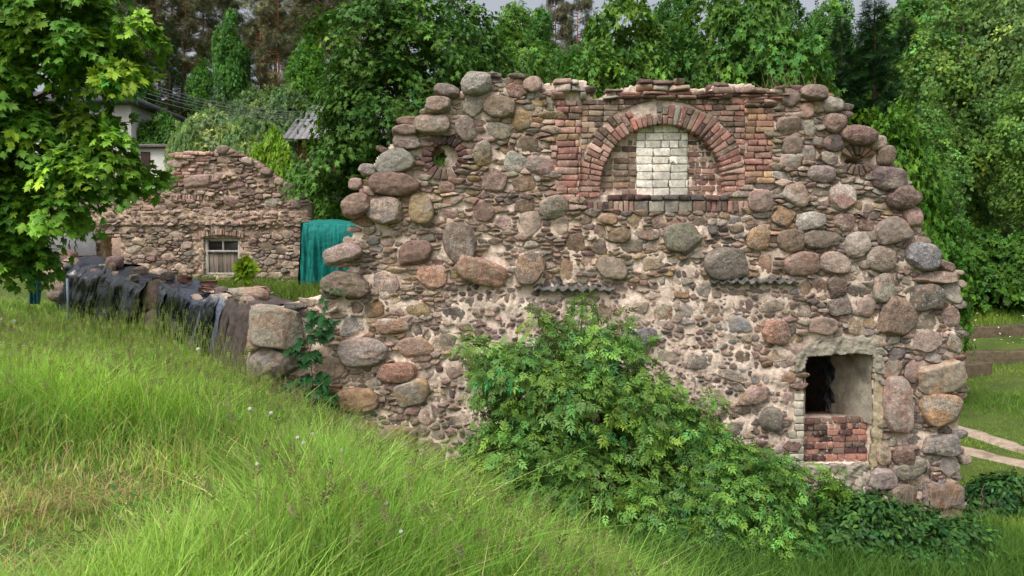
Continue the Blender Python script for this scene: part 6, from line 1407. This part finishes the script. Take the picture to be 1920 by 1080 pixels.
blades('courtyard_weeds', Xg, Yg, r.uniform(.08, .38, n) * (1 + .4 * waves(np.stack([Xg, Yg], 1), 19, 2, 2)), np.full(n, .016), LC(110, 134, 56)[None] * np.exp(r.normal(0, .25, n))[:, None], np.full(n, .6), 99, 2, label='weeds growing between the low wall and the rear ruin')
# white umbels and daisies far right
N = 190; Yg = r.uniform(24, 44, N); Xg = Yg * r.uniform(.57, .70, N); P = np.stack([Xg, Yg, terr(Xg, Yg) + r.uniform(.25, .55, N)], 1)
V, Fc, nv = place(OVAL, P, np.tile([0, -.3, 1.], (N, 1)) + r.normal(0, .3, (N, 3)), r.normal(size=(N, 3)), r.uniform(.06, .11, N)); tag(build('white_umbels', V, [Fc], LEAF, None, {'Col': np.tile(LC(226, 228, 216), (len(V), 1))}), 'scattered white umbels on the far right meadow', 'flowers', None, 'stuff')
# dandelion clocks
m = NT('seed_down'); p = m.princ(tuple(lin((204, 202, 192))), .9, None, .1); DOWN = m.done(p)
def clock_mesh():
    v, f = ICO2; rr = np.random.default_rng(3); V, Fc, n = [], [], 0
    for d in v:
        t = unit(np.cross(d, rr.normal(size=3))); u = np.cross(d, t); q = d * .030
        V += [d * .006, q + t * .008, q - t * .004 + u * .007, q - t * .004 - u * .007]; Fc += [(n, n + 1, n + 2), (n, n + 2, n + 3), (n, n + 3, n + 1), (n + 1, n + 2, n + 3)]; n += 4
    return np.array(V), np.array(Fc)
cv, cf = clock_mesh(); first = None
DC = [(2, 600, 4.6, 'dandelion clock cut by the left picture edge'), (27, 603, 6.4, 'dandelion clock right of the one cut by the left edge'), (49, 645, 5.2, 'dandelion clock below the other two near the left edge'), (372, 655, 7.6, 'lone dandelion clock before the widest black sheet'), (469, 767, 7.2, 'dandelion clock straight below the corner boulders'), (508, 775, 7.0, 'dandelion clock just right of the one below the corner boulders'), (558, 821, 6.4, 'leftmost dandelion clock of the cluster below the creeper'), (569, 831, 6.2, 'lowest dandelion clock of the cluster below the creeper'), (585, 815, 6.5, 'topmost dandelion clock of the cluster below the creeper'), (482, 871, 5.6, 'dandelion clock left of the creeper cluster, lower down'), (724, 944, 5.2, 'dandelion clock in the deep grass left of the elder foot'), (752, 997, 4.7, 'lowest dandelion clock of all in the near grass'), (768, 868, 6.6, 'dandelion clock against the stones left of the elder'), (640, 845, 6.3, 'small dandelion clock right of the creeper cluster')]
for px, py, Y, lb in DC:
    ys = np.arange(11.5, 3.2, -.1); hh = np.array([at(px, py, y_)[2] - tz(at(px, py, y_)[0], y_) for y_ in ys]); Y = float(ys[np.argmax(hh > .46)]) if (hh > .46).any() else 4.0
    p = at(px, py, Y); g = tz(p[0], Y); e = empty('dandelion_clock', (p[0], Y, g), lb, 'dandelion', 'dandelion clocks')
    s = 4.7 / (.036 * F / Y)
    if first is None:
        hd_ = build('seed_head', cv, [cf], DOWN, None); bb = Buf(); tube(bb, [(0, 0, 0), (.015, 0, .5), (0, 0, 1.0)], [.0035, .003, .0025], 5, lin((150, 150, 96))); stem = bb.build('stem', BARK, None); first = (hd_, stem)
    else:
        hd_, stem = first[0].copy(), first[1].copy(); COL.objects.link(hd_); COL.objects.link(stem)
    hd_.parent = e; stem.parent = e; hd_.location = (0, 0, p[2] - g); hd_.scale = (s, s, s); stem.scale = (1, 1, max(p[2] - g, .05))
# dirt track: two wheel ruts coming round the far side of the ruin towards the viewer's right
DIRT = mat_mortar('track_dirt', (192, 172, 154), (176, 156, 138), (140, 124, 106))
for k, line in enumerate(TRACKS):
    t = np.linspace(0, 1, 160); n = len(t); L_ = np.array(line, float); u = np.linspace(0, 1, len(L_))
    X = np.interp(t, u, L_[:, 0]); Y = np.interp(t, u, L_[:, 1]); ker = np.ones(15) / 15
    X = np.convolve(np.pad(X, 7, 'edge'), ker, 'valid'); Y = np.convolve(np.pad(Y, 7, 'edge'), ker, 'valid')
    T = unit(np.stack([np.gradient(X), np.gradient(Y)], 1)); Nn = np.stack([-T[:, 1], T[:, 0]], 1); V = []
    for w_ in np.linspace(-1, 1, 9):
        hw = .36 + .10 * waves(np.stack([X, Y], 1), 3 + k + (5 if w_ > 0 else 0), 3.2, 4, .7); x = X + Nn[:, 0] * hw * w_; y = Y + Nn[:, 1] * hw * w_
        V.append(np.stack([x, y, terr(x, y) + .035 * waves(np.stack([x, y], 1), 2, 1.6, 3) + .030 - .055 * w_ * w_], 1))
    i = np.arange(n - 1); q = np.concatenate([np.stack([i + j * n, i + 1 + j * n, i + 1 + (j + 1) * n, i + (j + 1) * n], 1) for j in range(8)])
    tag(build('dirt_path', np.concatenate(V), [q], DIRT, None, smooth=True), kind='structure')
# dry stalks at the wall foot and tufts on the wall
b = Buf(); rr = np.random.default_rng(5)
for j in range(26):
    px = rr.uniform(1690, 1790); p0 = at(px, 985, 10.0); p0[2] = tz(p0[0], 10.0); e_ = p0 + np.array([rr.normal(0, .18), rr.normal(0, .08), rr.uniform(.3, .85)]); tube(b, [p0, (p0 + e_) / 2 + rr.normal(0, .03, 3), e_], [.004, .003, .0015], 4, lin((176, 152, 124)))
o = b.build('dry_stalks', GRASS); tag(o, 'tuft of dry pinkish stalks before the corner stones', 'dry stalks', None, 'stuff')

# weeds rooted in the wall head and in the round opening
b = Buf(); rr = np.random.default_rng(17); V_, F_2, C_, n0 = [], [], [], 0
spots = [(rr.uniform(1440, 1545), 168, .3, .34, (168, 170, 112)) for _ in range(34)] + [(rr.uniform(808, 842), 309, .06, .14, (116, 150, 62)) for _ in range(46)] + [(rr.uniform(945, 1040), 150, .3, .12, (112, 146, 60)) for _ in range(26)] + [(rr.uniform(1590, 1600) + rr.normal(0, 3), 240, .3, .15, (120, 150, 64)) for _ in range(16)] + [(rr.uniform(560, 640), 560, .3, .16, (118, 150, 62)) for _ in range(50)]
for px, py, dp, h, c in spots:
    p = FRONT.P(np.array([px]), np.array([py + 3.]), -dp * rr.uniform(.3, 1.2))[0]; h *= rr.uniform(.5, 1.1); e_ = p + np.array([rr.normal(0, .35) * h, rr.normal(0, .25) * h, h]); tube(b, [p, (p + e_) / 2 + np.array([0, 0, .08 * h]), e_], [.0032, .003, .001], 3, lin(c) * rr.uniform(.8, 1.2), cap=False)
tag(b.build('wall_weeds', GRASS), 'thin weeds rooted along the broken head of the gable wall', 'weeds', None, 'stuff')
# ------------------------------------------------------------------ ground sheet
def ground():
    def axis(lo, hi, c0, c1, fine, g=1.12):
        xs = list(np.arange(c0, c1 + fine * .5, fine)); s = fine
        while xs[-1] < hi: s *= g; xs.append(xs[-1] + s)
        s = fine
        while xs[0] > lo: s *= g; xs.insert(0, xs[0] - s)
        return np.array(xs)
    X = axis(-500, 500, -13, 14, .22); Y = axis(-150, 700, 0, 27, .22)
    gx, gy = np.meshgrid(X, Y); x, y = gx.ravel(), gy.ravel(); z = terr(x, y)
    P2 = np.stack([x, y], 1); z = z + .035 * waves(P2, 2, 1.6, 3) * (np.hypot(x, y) < 40)
    nx, ny = len(X), len(Y); a = (np.arange(ny - 1)[:, None] * nx + np.arange(nx - 1)[None]).ravel()
    q = np.stack([a, a + 1, a + nx + 1, a + nx], 1)
    m = NT('meadow_soil'); tc = m.n('ShaderNodeTexCoord').outputs['Object']
    n1 = m.noise(tc, 1.2, 5, .6); n2 = m.noise(tc, 14, 5, .7); n3 = m.noise(tc, 60, 3, .7)
    c = m.mix(m.ramp(n1, .4, .62), lin((96, 112, 56)), lin((82, 98, 50))); c = m.mix(m.ramp(n2, .56, .7, 0, .7), c, lin((112, 100, 66)))
    c = m.scale_col(c, m.ramp(n3, .3, .7, .6, 1.3))
    mt = m.done(m.princ(c, .95, m.bump(n2, .8, .05), .1))
    o = build('ground', np.stack([x, y, z], 1), [q], mt, smooth=True); tag(o, kind='structure'); return o
GROUND = ground()
# ------------------------------------------------------------------ camera and daylight
cam = bpy.data.cameras.new('camera'); co_ = bpy.data.objects.new('camera', cam); COL.objects.link(co_)
co_.location = (0, 0, CZ); co_.rotation_euler = (math.pi / 2, 0, 0)
cam.sensor_width = 36; cam.lens = 36 * F / 1920; cam.shift_y = -(540 - HY) / 1920; cam.clip_end = 3000; cam.clip_start = .1
SC.camera = co_
SUN_EL, SUN_AZ = math.radians(58), math.radians(215)     # azimuth from +Y clockwise: behind the viewer's left shoulder
world = bpy.data.worlds.new('World'); SC.world = world; world.use_nodes = True
nt = world.node_tree; nt.nodes.clear()
sky = nt.nodes.new('ShaderNodeTexSky'); sky.sky_type = 'NISHITA'; sky.sun_disc = False
sky.sun_elevation = SUN_EL; sky.sun_rotation = SUN_AZ; sky.air_density = 1.0; sky.dust_density = 6.0; sky.ozone_density = 1.0
hs = nt.nodes.new('ShaderNodeHueSaturation'); hs.inputs['Saturation'].default_value = .35
bgn = nt.nodes.new('ShaderNodeBackground'); bgn.inputs[1].default_value = .15
out = nt.nodes.new('ShaderNodeOutputWorld')
nt.links.new(sky.outputs[0], hs.inputs['Color']); nt.links.new(hs.outputs[0], bgn.inputs[0]); nt.links.new(bgn.outputs[0], out.inputs[0])
sl = bpy.data.lights.new('sun', 'SUN'); sl.energy = 1.3; sl.angle = math.radians(22); sl.color = (1, .96, .9)
so = bpy.data.objects.new('sun', sl); COL.objects.link(so)
d = Vector((math.sin(SUN_AZ) * math.cos(SUN_EL), math.cos(SUN_AZ) * math.cos(SUN_EL), math.sin(SUN_EL)))
so.rotation_euler = d.to_track_quat('Z', 'Y').to_euler(); so.location = (-20, -20, 40)
vs = SC.view_settings; vs.view_transform = 'Standard'; vs.look = 'None'; vs.gamma = 1; vs.use_curve_mapping = False; vs.exposure = 0.33
